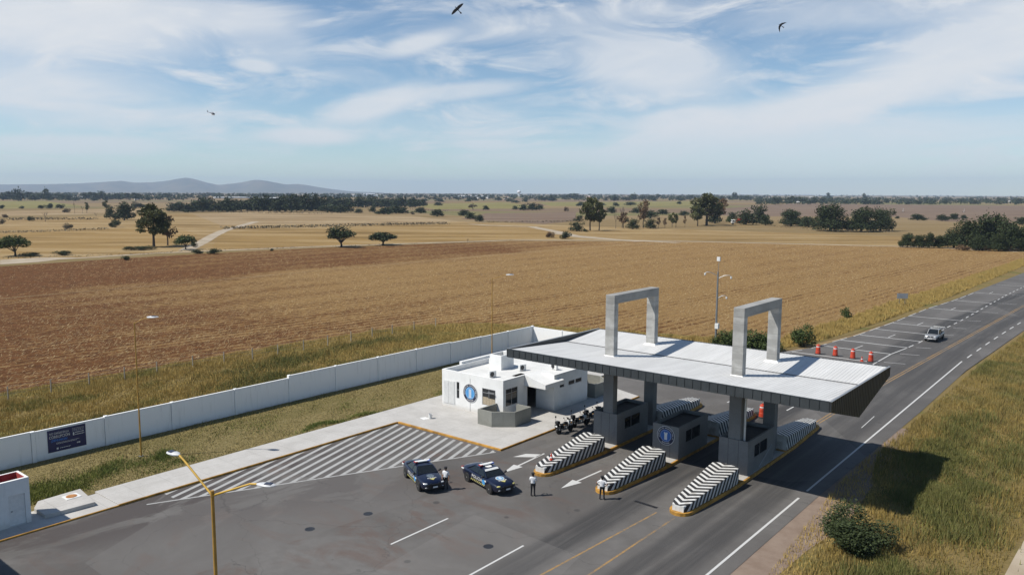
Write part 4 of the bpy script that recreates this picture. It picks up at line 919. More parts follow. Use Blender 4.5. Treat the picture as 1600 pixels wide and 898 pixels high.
def wheel(parent, x, y, r, w_=.23):
    s = 1 if y > 0 else -1; t = MB(); t.lathe([(r * .62, -w_ / 2), (r * .93, -w_ / 2), (r, -w_ * .36), (r, w_ * .36), (r * .93, w_ / 2), (r * .62, w_ / 2)], 24, (0, 0, 0), 'y')
    wo = bpy.data.objects.new('wheel', None); COL.objects.link(wo); wo.parent = parent; wo.location = (x, y, r)
    t.build('tyre', RUBBER, wo, smooth=40)
    m = MB(); m.lathe([(r * .64, s * w_ * .36), (r * .64, s * w_ * .42), (r * .58, s * w_ * .46), (r * .5, s * w_ * .40), (r * .18, s * w_ * .40), (r * .14, s * w_ * .5), (r * .04, s * w_ * .52)], 20, (0, 0, 0), 'y')
    for k in range(5):
        m.box(-.035, .035, min(s * w_ * .40, s * w_ * .47), max(s * w_ * .40, s * w_ * .47), r * .16, r * .56, Matrix.Rotation(2 * PI * k / 5, 4, 'Y'))
    m.build('rim', RIM, wo, smooth=40); return wo
def quadplate(parent, name, mat, pts, th=.02, lift=.0):
    a, b2, c = Vector(pts[0]), Vector(pts[1]), Vector(pts[2]); n = (b2 - a).cross(c - a).normalized()
    ps = [Vector(p) + n * lift for p in pts]; k = len(ps); mb = MB()
    mb.add([tuple(p) for p in ps] + [tuple(p + n * th) for p in ps], [tuple(range(k))[::-1], tuple(range(k, 2 * k))] + [(i, (i + 1) % k, k + (i + 1) % k, k + i) for i in range(k)])
    return mb.build(name, mat, parent)
def greenhouse(parent, mat, xb0, xr0, xr1, xb1, wb, wr, zb, zr):
    """cabin: windscreen base xb0, roof front xr0, roof rear xr1, rear window base xb1"""
    MB().loft([[(xb0 - .08, -wb + .07, zb - .05), (xb0 - .08, wb - .07, zb - .05), (xb1 + .08, wb - .07, zb - .05), (xb1 + .08, -wb + .07, zb - .05)], [(xr0 - .04, -wr + .05, zr - .05), (xr0 - .04, wr - .05, zr - .05), (xr1 + .04, wr - .05, zr - .05), (xr1 + .04, -wr + .05, zr - .05)]]).build('cabin', CARK, parent)
    rs = []
    for t in np.linspace(0, 1, 7):
        x = xr0 + .06 + (xr1 - xr0 - .12) * t; cz = zr + .035 * math.sin(PI * t)
        rs.append([(x, y * (wr + .02), cz - .05 * abs(y) ** 3) for y in (-1, -.6, 0, .6, 1)] + [(x, y * (wr + .02), cz - .09) for y in (1, -1)])
    MB().loft(rs).build('roof', mat, parent, smooth=40)
    quadplate(parent, 'windscreen', GLASS, [(xb0, -wb + .1, zb), (xb0, wb - .1, zb), (xr0 + .03, wr - .06, zr - .03), (xr0 + .03, -wr + .06, zr - .03)], .02)
    quadplate(parent, 'rear_window', GLASS, [(xb1, wb - .1, zb), (xb1, -wb + .1, zb), (xr1 - .03, -wr + .06, zr - .03), (xr1 - .03, wr - .06, zr - .03)], .02)
    xm = xr0 + (xr1 - xr0) * .42
    for s in (-1, 1):
        pl = lambda x, t: (x, s * (wb - .03 - (wb - wr) * t), zb + (zr - zb) * t)
        for (q0, q1, q2, q3) in ((xb0 - .22, xr0 - .04, xm + .05, xm + .08), (xm - .04, xm - .04, xr1 + .02, xb1 + .42)):
            pts = [pl(q0, .04), pl(q1, .9), pl(q2, .9), pl(q3, .04)]
            quadplate(parent, 'side_window', GLASS, pts if s < 0 else pts[::-1], .012) if True else None
        for (xa, xc_) in ((xb0 - .02, xr0 + .05), (xm, xm), (xb1, xr1 - .05)):
            MB().tube([(xa, s * (wb - .06), zb - .03), (xc_, s * (wr - .01), zr - .03)], .045, 6).build('pillar', mat, parent)
def police_car(loc, yaw, label, variant):
    o = thing('police_car', label, 'police car', (loc[0], loc[1], 0), yaw, 'dark blue police cars')
    st = [(-2.52, .70, .42, .80, .93), (-2.46, .82, .34, .86, 1.03), (-2.2, .90, .26, .90, 1.10), (-1.75, .94, .22, .93, 1.11), (-1.2, .955, .20, .94, 1.07), (-.4, .95, .19, .92, 1.02), (.5, .95, .19, .92, 1.02), (1.0, .95, .20, .93, 1.04), (1.5, .95, .21, .90, 1.0), (2.05, .92, .23, .83, .94), (2.36, .85, .28, .76, .86), (2.5, .72, .36, .66, .74)]
    body = hull(st, CARB, 'body', o)
    greenhouse(o, CARB, 1.02, .30, -.85, -1.78, .86, .62, 1.02, 1.45)
    for x in (1.53, -1.53):
        for s in (-1, 1):
            MB().lathe([(.415, s * .90), (.415, s * .957), (.37, s * .962)], 24, (x, 0, .37), 'y').build('wheel_arch', CARK, o); wheel(o, x, s * .87, .36)
    for s in (-1, 1):
        MB().ball((2.30, s * .62, .73), (.17, .2, .07)).build('headlight', YVIN if variant == 2 else LENS, o, smooth=60)
        MB().ball((2.42, s * .62, .46), (.07, .12, .05)).build('fog_lamp', LENS, o, smooth=60)
        MB().box(-2.53, -2.42, s * .62 - .25, s * .62 + .2, .82, .94).build('tail_light', REDL, o, bevel=.02)
        MB().ball((.80, s * 1.04, 1.10), (.09, .12, .08)).box(.78, .86, min(s * .9, s * 1.0), max(s * .9, s * 1.0), 1.02, 1.07).build('wing_mirror', CARK, o, smooth=50)
        MB().tube([(.1, s * .962, .80), (-.1, s * .962, .80)], .015, 6).tube([(-.95, s * .962, .82), (-1.15, s * .962, .82)], .015, 6).build('door_handle', CARK, o)
    MB().box(2.44, 2.53, -.55, .55, .52, .68).box(2.40, 2.53, -.6, .6, .36, .46).build('grille', CARK, o, bevel=.02)
    pb = MB()
    for y in (-.32, .32): pb.box(2.55, 2.62, y - .04, y + .04, .35, .82)
    pb.tube([(2.60, -.55, .72), (2.60, .55, .72)], .035, 6).tube([(2.60, -.55, .5), (2.60, .55, .5)], .035, 6).box(2.48, 2.56, -.36, -.28, .42, .5).box(2.48, 2.56, .28, .36, .42, .5); pb.build('push_bumper', CARK, o)
    MB().box(2.63, 2.65, -.17, .19, .46, .57).build('number_plate', WVIN, o)
    lb = MB().box(-.42, -.14, -.6, .6, 1.52, 1.62).build('light_bar', WVIN, o, bevel=.03)
    MB().box(-.43, -.13, -.64, -.36, 1.525, 1.615).build('lamp_lens', REDL, lb, bevel=.03); MB().box(-.43, -.13, .36, .64, 1.525, 1.615).build('lamp_lens', BLUL, lb, bevel=.03); MB().box(-.36, -.2, -.5, .5, 1.45, 1.52).build('mount', CARK, lb)
    for s in (-1, 1):
        m = MB(); M = frame((-.12, s * .957, .72), (1 * -s, 0, 0), (0, 0, 1)); add_text(m, 'POLICIA', .34, M, .006, 1.15)
        m.box(.92, 1.12, min(s * .95, s * .962), max(s * .95, s * .962), .74, .86); m.box(-2.38, -2.05, min(s * .87, s * .935), max(s * .87, s * .935), .84, .92)
        m.build('lettering', WVIN, o)
        m = MB()
        for k in range(9):
            x = -1.0 + k * .22; y0, y1 = sorted((s * .955, s * .963)); m.loft([[(x, y, .38), (x + .1, y, .38), (x + .22, y, .52), (x + .12, y, .52)] for y in (y0, y1)])
        m.build('chevron_band', YVIN, o)
    m = MB().lathe([(.2, -.962), (.2, -.955)], 20, (.78, 0, .66), 'y'); m.build('door_crest', CBLUE, o)
    tilt = math.atan2(.06, .5)
    Mh = frame((1.55, 0, .993), (0, 1, 0), (-1, 0, .09))
    cm_ = paint('faded_crest_print', (.10, .13, .16), .5, .2, 6) if variant == 1 else paint('pale_blue_crest_print', (.16, .33, .50), .5, .3, 6)
    hc = MB(); hc.lathe([(.33, 0), (.33, .012)], 26, (0, 0, 0), 'z', Mh @ Matrix.Scale(1.0, 4)); hc.build('bonnet_crest', CARB if variant == 1 else WVIN, o)
    MB().lathe([(.29, .006), (.29, .017)], 26, (0, 0, 0), 'z', Mh).build('bonnet_crest', cm_, o)
    if variant == 2: MB().box(-.08, -.025, -.19, .19, .016, .024, Mh).box(.025, .08, -.19, .19, .016, .024, Mh).build('bonnet_crest', WVIN, o)
    m = MB(); add_text(m, 'POLICIA', .17, frame((1.93, 0, .968), (0, 1, 0), (-1, 0, .15)), .008, 1.1); m.build('lettering', WVIN, o)
    m = MB(); m.add([Mh @ Vector(p) for p in ((-.22, -.46, .0), (.22, -.46, .0), (0, -.68, -.02), (-.22, -.46, .016), (.22, -.46, .016), (0, -.68, -.003))], [(0, 1, 2), (3, 4, 5), (0, 1, 4, 3), (1, 2, 5, 4), (2, 0, 3, 5)]); m.build('arrow_mark', YVIN, o)
    if variant == 2:
        q = lambda t, y: (1.02 + (.33 - 1.02) * t, y * (.76 + (.56 - .76) * t), 1.02 + (1.42 - 1.02) * t)
        quadplate(o, 'sun_strip', WVIN, [q(.74, -1), q(.74, 1), q(.98, 1), q(.98, -1)], .012, .022)
        MB().lathe([(.26, 1.478), (.26, 1.486)], 20, (-.0, 0, 0)).build('roof_mark', WVIN, o)
    return o
def car_at(fr_px, rr_px, half=.87, axle=1.53):
    a, b2 = Vector(G(*fr_px)), Vector(G(*rr_px)); dv = (a - b2).normalized(); mid = (a + b2) / 2; nrm = Vector((-dv.y, dv.x))
    c = mid + nrm * (half + .1); return tuple(c), math.atan2(dv.y, dv.x)
c1, y1_ = car_at((653.3, 766.3), (632.7, 745)); c2, y2_ = car_at((763.4, 771), (729.7, 751.9))
police_car(c1, y1_, 'dark blue police car with plain windscreen parked beside the officer facing out', 1); police_car(c2, y2_, 'dark blue police car with white windscreen strip and blue bonnet crest', 2)
# silver pickup
pk = thing('pickup_truck', 'silver double cab pickup with a roof rack driving towards the toll lanes', 'pickup', (-24.95, 132.9, 0), R_(-92))
hull([(-2.62, .80, .5, .98, 1.02), (-2.58, .86, .45, 1.02, 1.08), (-1.0, .88, .42, 1.02, 1.08), (.2, .88, .40, 1.02, 1.06), (1.1, .88, .40, 1.04, 1.1), (1.7, .88, .40, 1.0, 1.07), (2.3, .85, .40, .92, 1.0), (2.52, .80, .44, .82, .9), (2.6, .68, .5, .7, .78)], SILV, 'body', pk)
greenhouse(pk, SILV, 1.2, .55, -.75, -.95, .82, .66, 1.06, 1.72)
for x in (1.62, -1.55):
    for s in (-1, 1): MB().lathe([(.44, s * .84), (.44, s * .885)], 22, (x, 0, .40), 'y').build('wheel_arch', CARK, pk); wheel(pk, x, s * .80, .38)
for s in (-1, 1):
    MB().ball((2.42, s * .6, .86), (.14, .2, .09)).build('headlight', LENS, pk, smooth=60); MB().ball((1.0, s * .98, 1.18), (.08, .12, .1)).build('wing_mirror', CARK, pk, smooth=60)
MB().box(2.52, 2.62, -.42, -.04, .74, .86).box(2.52, 2.62, .04, .42, .74, .86).build('grille', CARK, pk); MB().box(2.5, 2.68, -.82, .82, .44, .62).build('bumper', SILV, pk, bevel=.04); MB().box(2.68, 2.695, -.26, .26, .5, .62).build('number_plate', WVIN, pk)
MB().box(-2.45, -1.0, -.76, .76, 1.07, 1.09).build('cargo_bed', CARK, pk)
m = MB()
for s in (-1, 1): m.tube([(-2.5, s * .8, 1.05), (-2.5, s * .8, 1.72), (.35, s * .6, 1.84)], .03, 6); m.tube([(-1.1, s * .8, 1.05), (-1.1, s * .8, 1.78)], .03, 6)
for x in (-2.5, -1.1, .3): m.tube([(x, -.8 if x < 0 else -.6, 1.74 if x < -2 else 1.82), (x, .8 if x < 0 else .6, 1.74 if x < -2 else 1.82)], .03, 6)
m.build('ladder_rack', STEEL, pk); MB().box(.0, .16, -.45, .45, 1.78, 1.86).build('light_bar', CARK, pk)
# motorcycles
def motorcycle():
    o = thing('motorcycle', 'x', 'motorcycle', (0, 0, 0), 0, 'police motorcycles parked by the kerb')
    for nm, x, rw in (('front', .74, .31), ('rear', -.72, .31)):
        wv = bpy.data.objects.new('wheel', None); COL.objects.link(wv); wv.parent = o; wv.location = (x, 0, rw)
        tw = .07 if nm == 'front' else .10
        MB().lathe([(rw * .72, -tw), (rw * .9, -tw), (rw, -tw * .5), (rw, tw * .5), (rw * .9, tw), (rw * .72, tw)], 22, (0, 0, 0), 'y').build('tyre', RUBBER, wv, smooth=40)
        r2 = MB(); r2.lathe([(rw * .73, -.03), (rw * .73, .03), (rw * .66, .03), (rw * .66, -.03)], 20, (0, 0, 0), 'y').lathe([(.05, -.06), (.05, .06)], 10, (0, 0, 0), 'y')
        for k in range(6): r2.box(-.012, .012, -.015, .015, 0, rw * .7, Matrix.Rotation(PI * k / 3, 4, 'Y'))
        r2.build('rim', RIM, wv)
    f = MB(); f.tube([(.74, -.09, .31), (.45, -.07, .95)], .025, 6).tube([(.74, .09, .31), (.45, .07, .95)], .025, 6).tube([(.42, 0, .85), (-.1, 0, .8), (-.55, 0, .75)], .04, 6).tube([(.42, 0, .8), (.25, 0, .35), (-.25, 0, .3), (-.72, .06, .31)], .03, 6).tube([(-.72, -.06, .31), (-.2, -.06, .38)], .03, 6); f.build('frame', CARK, o)
    MB().box(-.16, .3, -.18, .18, .3, .62).lathe([(.1, -.27), (.1, .27)], 12, (.08, 0, .46), 'y').build('engine', STEEL, o, bevel=.03)
    MB().ball((.16, 0, .86), (.33, .17, .15)).build('fuel_tank', CARK, o, smooth=60)
    MB().loft([[(x, -w_, z), (x, w_, z), (x, w_ * .8, z + .09), (x, -w_ * .8, z + .09)] for x, w_, z in ((-.05, .10, .80), (-.3, .16, .78), (-.62, .15, .86), (-.8, .09, .92))]).build('seat', CARK, o, smooth=40)
    MB().tube([(.38, -.38, 1.05), (.46, -.2, 1.06), (.48, 0, 1.0), (.46, .2, 1.06), (.38, .38, 1.05)], .02, 6).build('handlebar', CARK, o)
    fr_ = MB().loft([[(x, -w_, z0), (x, w_, z0), (x, w_ * .9, z1), (x, -w_ * .9, z1)] for x, w_, z0, z1 in ((.42, .2, .72, 1.02), (.6, .2, .78, 1.05), (.72, .12, .84, 1.0))]).build('fairing', WVIN, o, smooth=40)
    quadplate(fr_, 'windshield', GLASS, [(.64, -.17, 1.02), (.64, .17, 1.02), (.44, .14, 1.34), (.44, -.14, 1.34)], .012)
    MB().ball((.72, 0, .92), (.05, .11, .07)).build('headlight', LENS, o, smooth=60)
    for s in (-1, 1):
        MB().ball((.38, s * .42, 1.24), (.03, .08, .06)).tube([(.4, s * .3, 1.06), (.38, s * .42, 1.2)], .012, 5).build('mirror', CARK, o)
        MB().box(-.85, -.38, s * .22 if s > 0 else -.40, .40 if s > 0 else -.22, .5, .86).build('pannier', CARK, o, bevel=.03)
    MB().box(-.98, -.62, -.2, .2, .95, 1.2).build('top_box', CARK, o, bevel=.04); MB().box(-1.0, -.985, -.12, .12, .68, .82).build('number_plate', WVIN, o)
    MB().tube([(-.85, .16, .95), (-.85, .16, 1.55)], .015, 6).lathe([(.07, 1.52), (.07, 1.64), (.04, 1.68)], 12, (-.85, .16, 0)).build('beacon', CARK, o)
    MB().tube([(.2, -.16, .35), (-.3, -.2, .34), (-.85, -.22, .45)], .05, 8).build('exhaust', STEEL, o, smooth=50); MB().box(.5, .96, -.07, .07, .60, .63).build('mudguard', WVIN, o, bevel=.01)
    return o
mo = motorcycle(); ml = ['police motorcycle at the near end of the row with its rear tyre in the sun', 'second motorcycle from the near end with a beacon pole', 'third motorcycle from the near end beneath the canopy shade', 'motorcycle at the far end of the row half behind the booth']
for k, (x, y, a) in enumerate([(-41.0, 58.25, 78), (-41.0, 60.8, 72), (-41.05, 63.1, 76), (-40.9, 65.0, 80)]):
    o = mo if k == 0 else copy_tree(mo); o.location = (x, y, 0); o.rotation_euler = (R_(-6), 0, R_(a)); o['label'] = ml[k]
# ------------------------------------------------------------------ PEOPLE
SKIN = paint('brown_skin', (.22, .11, .065), .6, .06, 9); SHIRT = paint('white_uniform_shirt', (.68, .68, .69), .8, .05, 6); TROU = paint('black_uniform_trousers', (.012, .012, .015), .8, .1, 6); HAIR = paint('black_hair', (.012, .01, .009), .7, .1, 9)
def person(loc, yaw, label, arms, legs=(.11, .12), head=0.0, lean=0.0):
    """arms: for each side (elbow, wrist, finger direction), metres in the body's own frame, facing +y"""
    V, E, Rr = [], [], []
    def v(p, r, par=None):
        V.append(p); kk = 1.13 if p[2] < 1.47 and not hasattr(r, '__len__') and r > .028 or hasattr(r, '__len__') and p[2] < 1.5 else 1.0; Rr.append((r[0] * kk, r[1] * kk) if hasattr(r, '__len__') else (r * kk, r * kk)); 
        if par is not None: E.append((par, len(V) - 1))
        return len(V) - 1
    pel = v((0, 0, .97), (.145, .11)); wa = v((0, .005, 1.10), (.135, .10), pel); ch = v((0, 0, 1.29), (.165, .115), wa); nb = v((0, -.01, 1.44), (.085, .075), ch); nk = v((0, 0, 1.51), .055, nb); h1 = v((0, .015, 1.60), (.078, .092), nk); h2 = v((0, .005, 1.69), (.072, .085), h1)
    v((math.sin(head) * .1, .115, 1.595), .018, h1)
    for s in (-1, 1):
        v((s * .085, 0, 1.60), .016, h1)
        hip = v((s * .09, 0, .90), (.095, .095), pel); kn = v((s * legs[0], .03, .50), .062, hip); ank = v((s * legs[1], -.01, .11), .047, kn); v((s * (legs[1] + .03), .16, .05), (.045, .038), ank); v((s * legs[1], -.05, .045), .04, ank)
        sh = v((s * .19, 0, 1.40), .068, ch); e, wv, fd = arms[0 if s < 0 else 1]; el_ = v(e, .045, sh); wr = v(wv, .031, el_)
        fd = Vector(fd).normalized(); pm = v(tuple(Vector(wv) + fd * .07), (.036, .02), wr)
        side = fd.cross(Vector((0, 0, 1)) if abs(fd.z) < .9 else Vector((0, 1, 0))).normalized(); nrm = fd.cross(side)
        for q, ln in ((-.03, .065), (-.01, .08), (.01, .075), (.03, .06)):
            b0 = Vector(wv) + fd * .10 + side * q; f1 = v(tuple(b0), .010, pm); f2 = v(tuple(b0 + fd * ln * .5 + nrm * .01), .009, f1); v(tuple(b0 + fd * ln * .8 + nrm * .035), .008, f2)
        t0 = Vector(wv) + fd * .04 + side * .038; t1 = v(tuple(t0), .011, wr); v(tuple(t0 + fd * .045 + side * .02 + nrm * .015), .009, t1)
    me = bpy.data.meshes.new('sk'); me.from_pydata(V, E, []); ob = bpy.data.objects.new('sk', me); COL.objects.link(ob)
    sk = ob.modifiers.new('s', 'SKIN')
    if not me.skin_vertices: return None
    for i, d_ in enumerate(me.skin_vertices[0].data): d_.radius = Rr[i]; d_.use_root = (i == 0)
    sb = ob.modifiers.new('u', 'SUBSURF'); sb.levels = 1
    bm2 = bpy.data.meshes.new_from_object(ob.evaluated_get(bpy.context.evaluated_depsgraph_get())); bpy.data.objects.remove(ob); bpy.data.meshes.remove(me)
    bm2.name = 'person'
    for m in (SKIN, SHIRT, TROU, CARK): bm2.materials.append(m)
    for p in bm2.polygons:
        c = p.center; p.use_smooth = True
        if c.z > 1.475 : mi = 0
        elif abs(c.x) > .205 or (c.y > .15 and c.z > .8): mi = 1 if (c.z > 1.17 and abs(c.x) < .34 and c.y < .2) else 0
        elif c.z > .985: mi = 1
        elif c.z > .10: mi = 2
        else: mi = 3
        if c.z < .985 and c.z > .80 and abs(c.x) > .20: mi = 0
        p.material_index = mi
    o = bpy.data.objects.new('person', bm2); COL.objects.link(o); o.location = (loc[0], loc[1], 0); o.rotation_euler = (lean, 0, yaw); tag(o, label, 'person')
    MB().lathe([(.155, .955), (.158, 1.0)], 18).build('belt', CARK, o); MB().box(.14, .2, -.05, .06, .80, 1.0).build('holster', CARK, o, bevel=.01)
    MB().lathe([(.098, 1.66), (.105, 1.69), (.14, 1.745), (.125, 1.765), (.02, 1.775)], 18).add([], []) if False else None
    cap = MB().lathe([(.100, 1.665), (.104, 1.70), (.14, 1.75), (.128, 1.768), (.02, 1.775)], 18); cap.loft([[(x, .075, 1.668), (x, .075, 1.682)] + [(x * .75, .155, 1.655), (x * .75, .155, 1.645)] for x in (-.09, 0, .09)]); cap.build('cap', TROU, o, smooth=40)
    MB().lathe([(.08, 1.56), (.096, 1.60), (.1, 1.668)], 14, (0, -.015, 0)).build('hair', HAIR, o, smooth=60)
    ey = MB()
    for s in (-1, 1): ey.ball((s * .03, .098, 1.625), .011)
    ey.build('eyes', HAIR, o); return o
p1 = G(832.6, 774.5); p2 = G(940.5, 780); p3 = G(696.5, 764.5)
person(p1, R_(28), 'person in white shirt with forearms raised standing alone between police cars and first barrier', (((-.26, .05, 1.16), (-.14, .27, 1.13), (.5, 1, .1)), ((.26, .05, 1.16), (.12, .27, 1.16), (-.5, 1, .1))))
person(p2, R_(20), 'person in white shirt with hands on hips beside the middle barrier nose', (((-.42, -.10, 1.20), (-.20, .03, 1.02), (.6, .5, -.35)), ((.42, -.10, 1.20), (.20, .03, 1.02), (-.6, .5, -.35))), (.13, .15))
person(p3, R_(200), 'person in white shirt and black trousers standing against the parked police car', (((-.26, -.03, 1.15), (-.27, .06, .90), (0, .2, -1)), ((.26, -.03, 1.15), (.22, .16, .97), (-.3, .6, -.5))), (.12, .14))
# ------------------------------------------------------------------ SMALL THINGS ON THE APRON
g = G(672.5, 653.5, .15)
o = thing('bucket', 'white bucket standing on a paper sheet on the concrete apron', 'bucket', (g[0], g[1], .155)); MB().lathe([(.16, 0), (.19, .42), (.2, .42), (.2, .44), (.17, .44), (.15, .03)], 16).build('body', PLATE, o, smooth=40); MB().tube([(-.19, 0, .40), (-.15, .02, .53), (0, .03, .58), (.15, .02, .53), (.19, 0, .40)], .008, 5).build('handle', STEEL, o)
tag(MB().prism([(g[0] - .95, g[1] - .5), (g[0] - .2, g[1] - .75), (g[0] - .1, g[1] - .1), (g[0] - .75, g[1] + .05)], .152, .158).build('paper_sheet', WVIN), 'white paper sheet lying on the apron beside the bucket', 'sheet')
# ------------------------------------------------------------------ IN THE AIR
def sky_point(px, py, dist):
    r = RM @ _cray(px, py); r /= np.linalg.norm(r); return Vector((r[0] * dist, r[1] * dist, CAMH + r[2] * dist))
CAMX, CAMY = Vector(RM[:, 0]), Vector(RM[:, 1]); BIRD = paint('black_feathers', (.012, .012, .014), .7, .2, 8)
def bird(px, py, dist, pitch, roll, yaw, dihed, label, sweep=(.02, .0)):
    c = sky_point(px, py, dist); o = thing('bird', label, 'bird', c); o.rotation_euler = (pitch, roll, yaw)
    b = MB(); b.loft([[(r * math.cos(2 * PI * k / 8), y, r * math.sin(2 * PI * k / 8)) for k in range(8)] for y, r in ((.36, .008), (.30, .035), (.24, .05), (.17, .04), (.05, .075), (-.15, .06), (-.28, .03), (-.45, .02))]); b.loft([[(-w_, y, -.008), (w_, y, -.008), (w_, y, .008), (-w_, y, .008)] for y, w_ in ((-.3, .03), (-.5, .06), (-.62, .09), (-.66, .07))]); b.build('body', BIRD, o, smooth=60)
    for s in (-1, 1):
        secs = []
        for (t, yf, yb) in ((.03, .16, -.14), (.25, .20, -.13), (.5, .17, -.13), (.75, .09, -.09), (.88, .0, -.04)):
            sw = sweep[0 if s < 0 else 1] * t * t; yf -= sw; yb -= sw; z = dihed * t; secs.append([(s * t, yf, z), (s * t, (yf + yb) / 2, z + .02), (s * t, yb, z), (s * t, (yf + yb) / 2, z - .008)])
        MB().loft(secs).build('wing', BIRD, o, smooth=60)
    return o
def orient(o, right, fw_):
    r = Vector(right).normalized(); f = Vector(fw_); f = (f - r * f.dot(r)).normalized(); u = r.cross(f); M = Matrix.Identity(3)
    for i in range(3): M[i][0] = r[i]; M[i][1] = f[i]; M[i][2] = u[i]
    o.rotation_euler = M.to_euler()
CAMZ = Vector(RM[:, 2])
b1 = bird(714.5, 14.5, 92, 0, 0, 0, .05, 'black bird with wings spread wide near the top edge of the sky'); orient(b1, CAMX * .80 + CAMY * .75, -CAMX * .75 + CAMY * .55 + CAMZ * .1)
b2 = bird(1219.5, 40, 140, 0, 0, 0, .18, 'small black bird with folded swept wings high over the road side', (.75, .55)); orient(b2, CAMX * .55 + CAMY * .75 + CAMZ * .75, -CAMX * .9 + CAMY * .35)
hc = thing('helicopter', 'small dark helicopter with white belly flying over the fields', 'helicopter', sky_point(332, 178.5, 930))
HB = paint('dark_blue_helicopter_paint', (.02, .03, .07), .35, .1, 1, local=True)
sec = lambda x, ry, rz, z: [(x, ry * math.cos(2 * PI * k / 12), z + rz * math.sin(2 * PI * k / 12)) for k in range(12)]
MB().loft([sec(*q) for q in ((3.0, .15, .2, .1), (2.6, .7, .7, .25), (1.6, 1.0, 1.05, .4), (.2, 1.0, 1.15, .5), (-1.2, .7, .8, .75), (-2.4, .3, .35, 1.0), (-6.4, .16, .18, 1.35))]).build('fuselage', HB, hc, smooth=60)
MB().loft([sec(*q) for q in ((2.9, .15, .15, -.1), (1.6, .8, .5, -.35), (-.2, .8, .5, -.3), (-1.6, .4, .3, .2))]).build('belly', WVIN, hc, smooth=60)
MB().loft([sec(*q) for q in ((2.7, .55, .5, .45), (2.0, .92, .75, .6), (1.3, 1.02, .8, .7))]).build('windscreen', GLASS, hc, smooth=60)
MB().loft([[(-6.0, -.06, 1.3), (-6.0, .06, 1.3), (-6.9, .06, 1.2), (-6.9, -.06, 1.2)], [(-6.7, -.05, 3.2), (-6.7, .05, 3.2), (-7.3, .05, 3.2), (-7.3, -.05, 3.2)]]).box(-5.6, -5.0, -.9, .9, 1.2, 1.28).build('tail_fin', HB, hc)
rt_ = MB().lathe([(.18, 1.5), (.15, 2.15)], 10)
for k in range(3): rt_.box(.1, 5.2, -.14, .14, 2.08, 2.14, Matrix.Rotation(2 * PI * k / 3 + .25, 4, 'Z'))
rt_.build('rotor', CARK, hc); MB().lathe([(.08, -.16), (.08, -.3)], 8, (-6.6, 0, 1.4), 'y').box(-6.66, -6.54, -.28, -.24, .55, 2.25).build('tail_rotor', CARK, hc)
sk_ = MB()
for s in (-1, 1): sk_.tube([(2.3, s * 1.0, -1.15), (1.9, s * 1.0, -1.3), (-1.6, s * 1.0, -1.3)], .06, 6).tube([(1.2, s * .5, -.5), (1.2, s * 1.0, -1.3)], .05, 6).tube([(-.8, s * .5, -.4), (-.8, s * 1.0, -1.3)], .05, 6)
sk_.build('skids', STEEL, hc); orient(hc, CAMX.cross(Vector((0, 0, 1))) * 0 + (CAMX * 1 + CAMZ * .3 - Vector((0, 0, .22))), Vector((0, 0, 1)).cross(CAMX))
# ------------------------------------------------------------------ TREES AND SHRUBS
def quads_mesh(name, P0, A, B, mat):
    """n diamond leaves: centres P0, half axes A, B"""
    n = len(P0); V = np.empty((n, 4, 3), np.float32); V[:, 0] = P0 - A; V[:, 1] = P0 - B * .6; V[:, 2] = P0 + A; V[:, 3] = P0 + B * .6
    me = bpy.data.meshes.new(name); me.vertices.add(n * 4); me.vertices.foreach_set('co', V.reshape(-1))
    me.loops.add(n * 4); me.loops.foreach_set('vertex_index', np.arange(n * 4, dtype=np.int32))
    me.polygons.add(n); me.polygons.foreach_set('loop_start', np.arange(0, n * 4, 4, dtype=np.int32)); me.polygons.foreach_set('loop_total', np.full(n, 4, np.int32))
    me.update(calc_edges=True); me.materials.append(mat); return me
def leaf_axes(r, n, s):
    d = r.normal(size=(n, 3)); d /= np.linalg.norm(d, axis=1)[:, None]; e = r.normal(size=(n, 3)); b = np.cross(d, e); b /= np.linalg.norm(b, axis=1)[:, None]
    k = s * r.uniform(.6, 1.4, (n, 1)); return d * k, b * k
def crown(name, lobes, n, s, mat, seed):
    r = np.random.default_rng(seed); vol = np.array([l[3] * l[4] * l[5] for l in lobes]) ** (2 / 3); cnt = np.maximum(6, (n * vol / vol.sum())).astype(int); pts = []
    for (x, y, z, a, b, c), k in zip(lobes, cnt):
        d = r.normal(size=(k, 3)); d /= np.linalg.norm(d, axis=1)[:, None]; rad = r.uniform(.2, 1.0, (k, 1)) ** .45 * (1 + .12 * r.normal(size=(k, 1)))
        q = d * rad * np.array([a, b, c]); q[:, 2] = np.where(q[:, 2] < 0, q[:, 2] * .75, q[:, 2]); pts.append(q + np.array([x, y, z]))
    P0 = np.concatenate(pts); P0[:, 2] = np.maximum(P0[:, 2], .02); A, B = leaf_axes(r, len(P0), s); return quads_mesh(name, P0, A, B, mat)
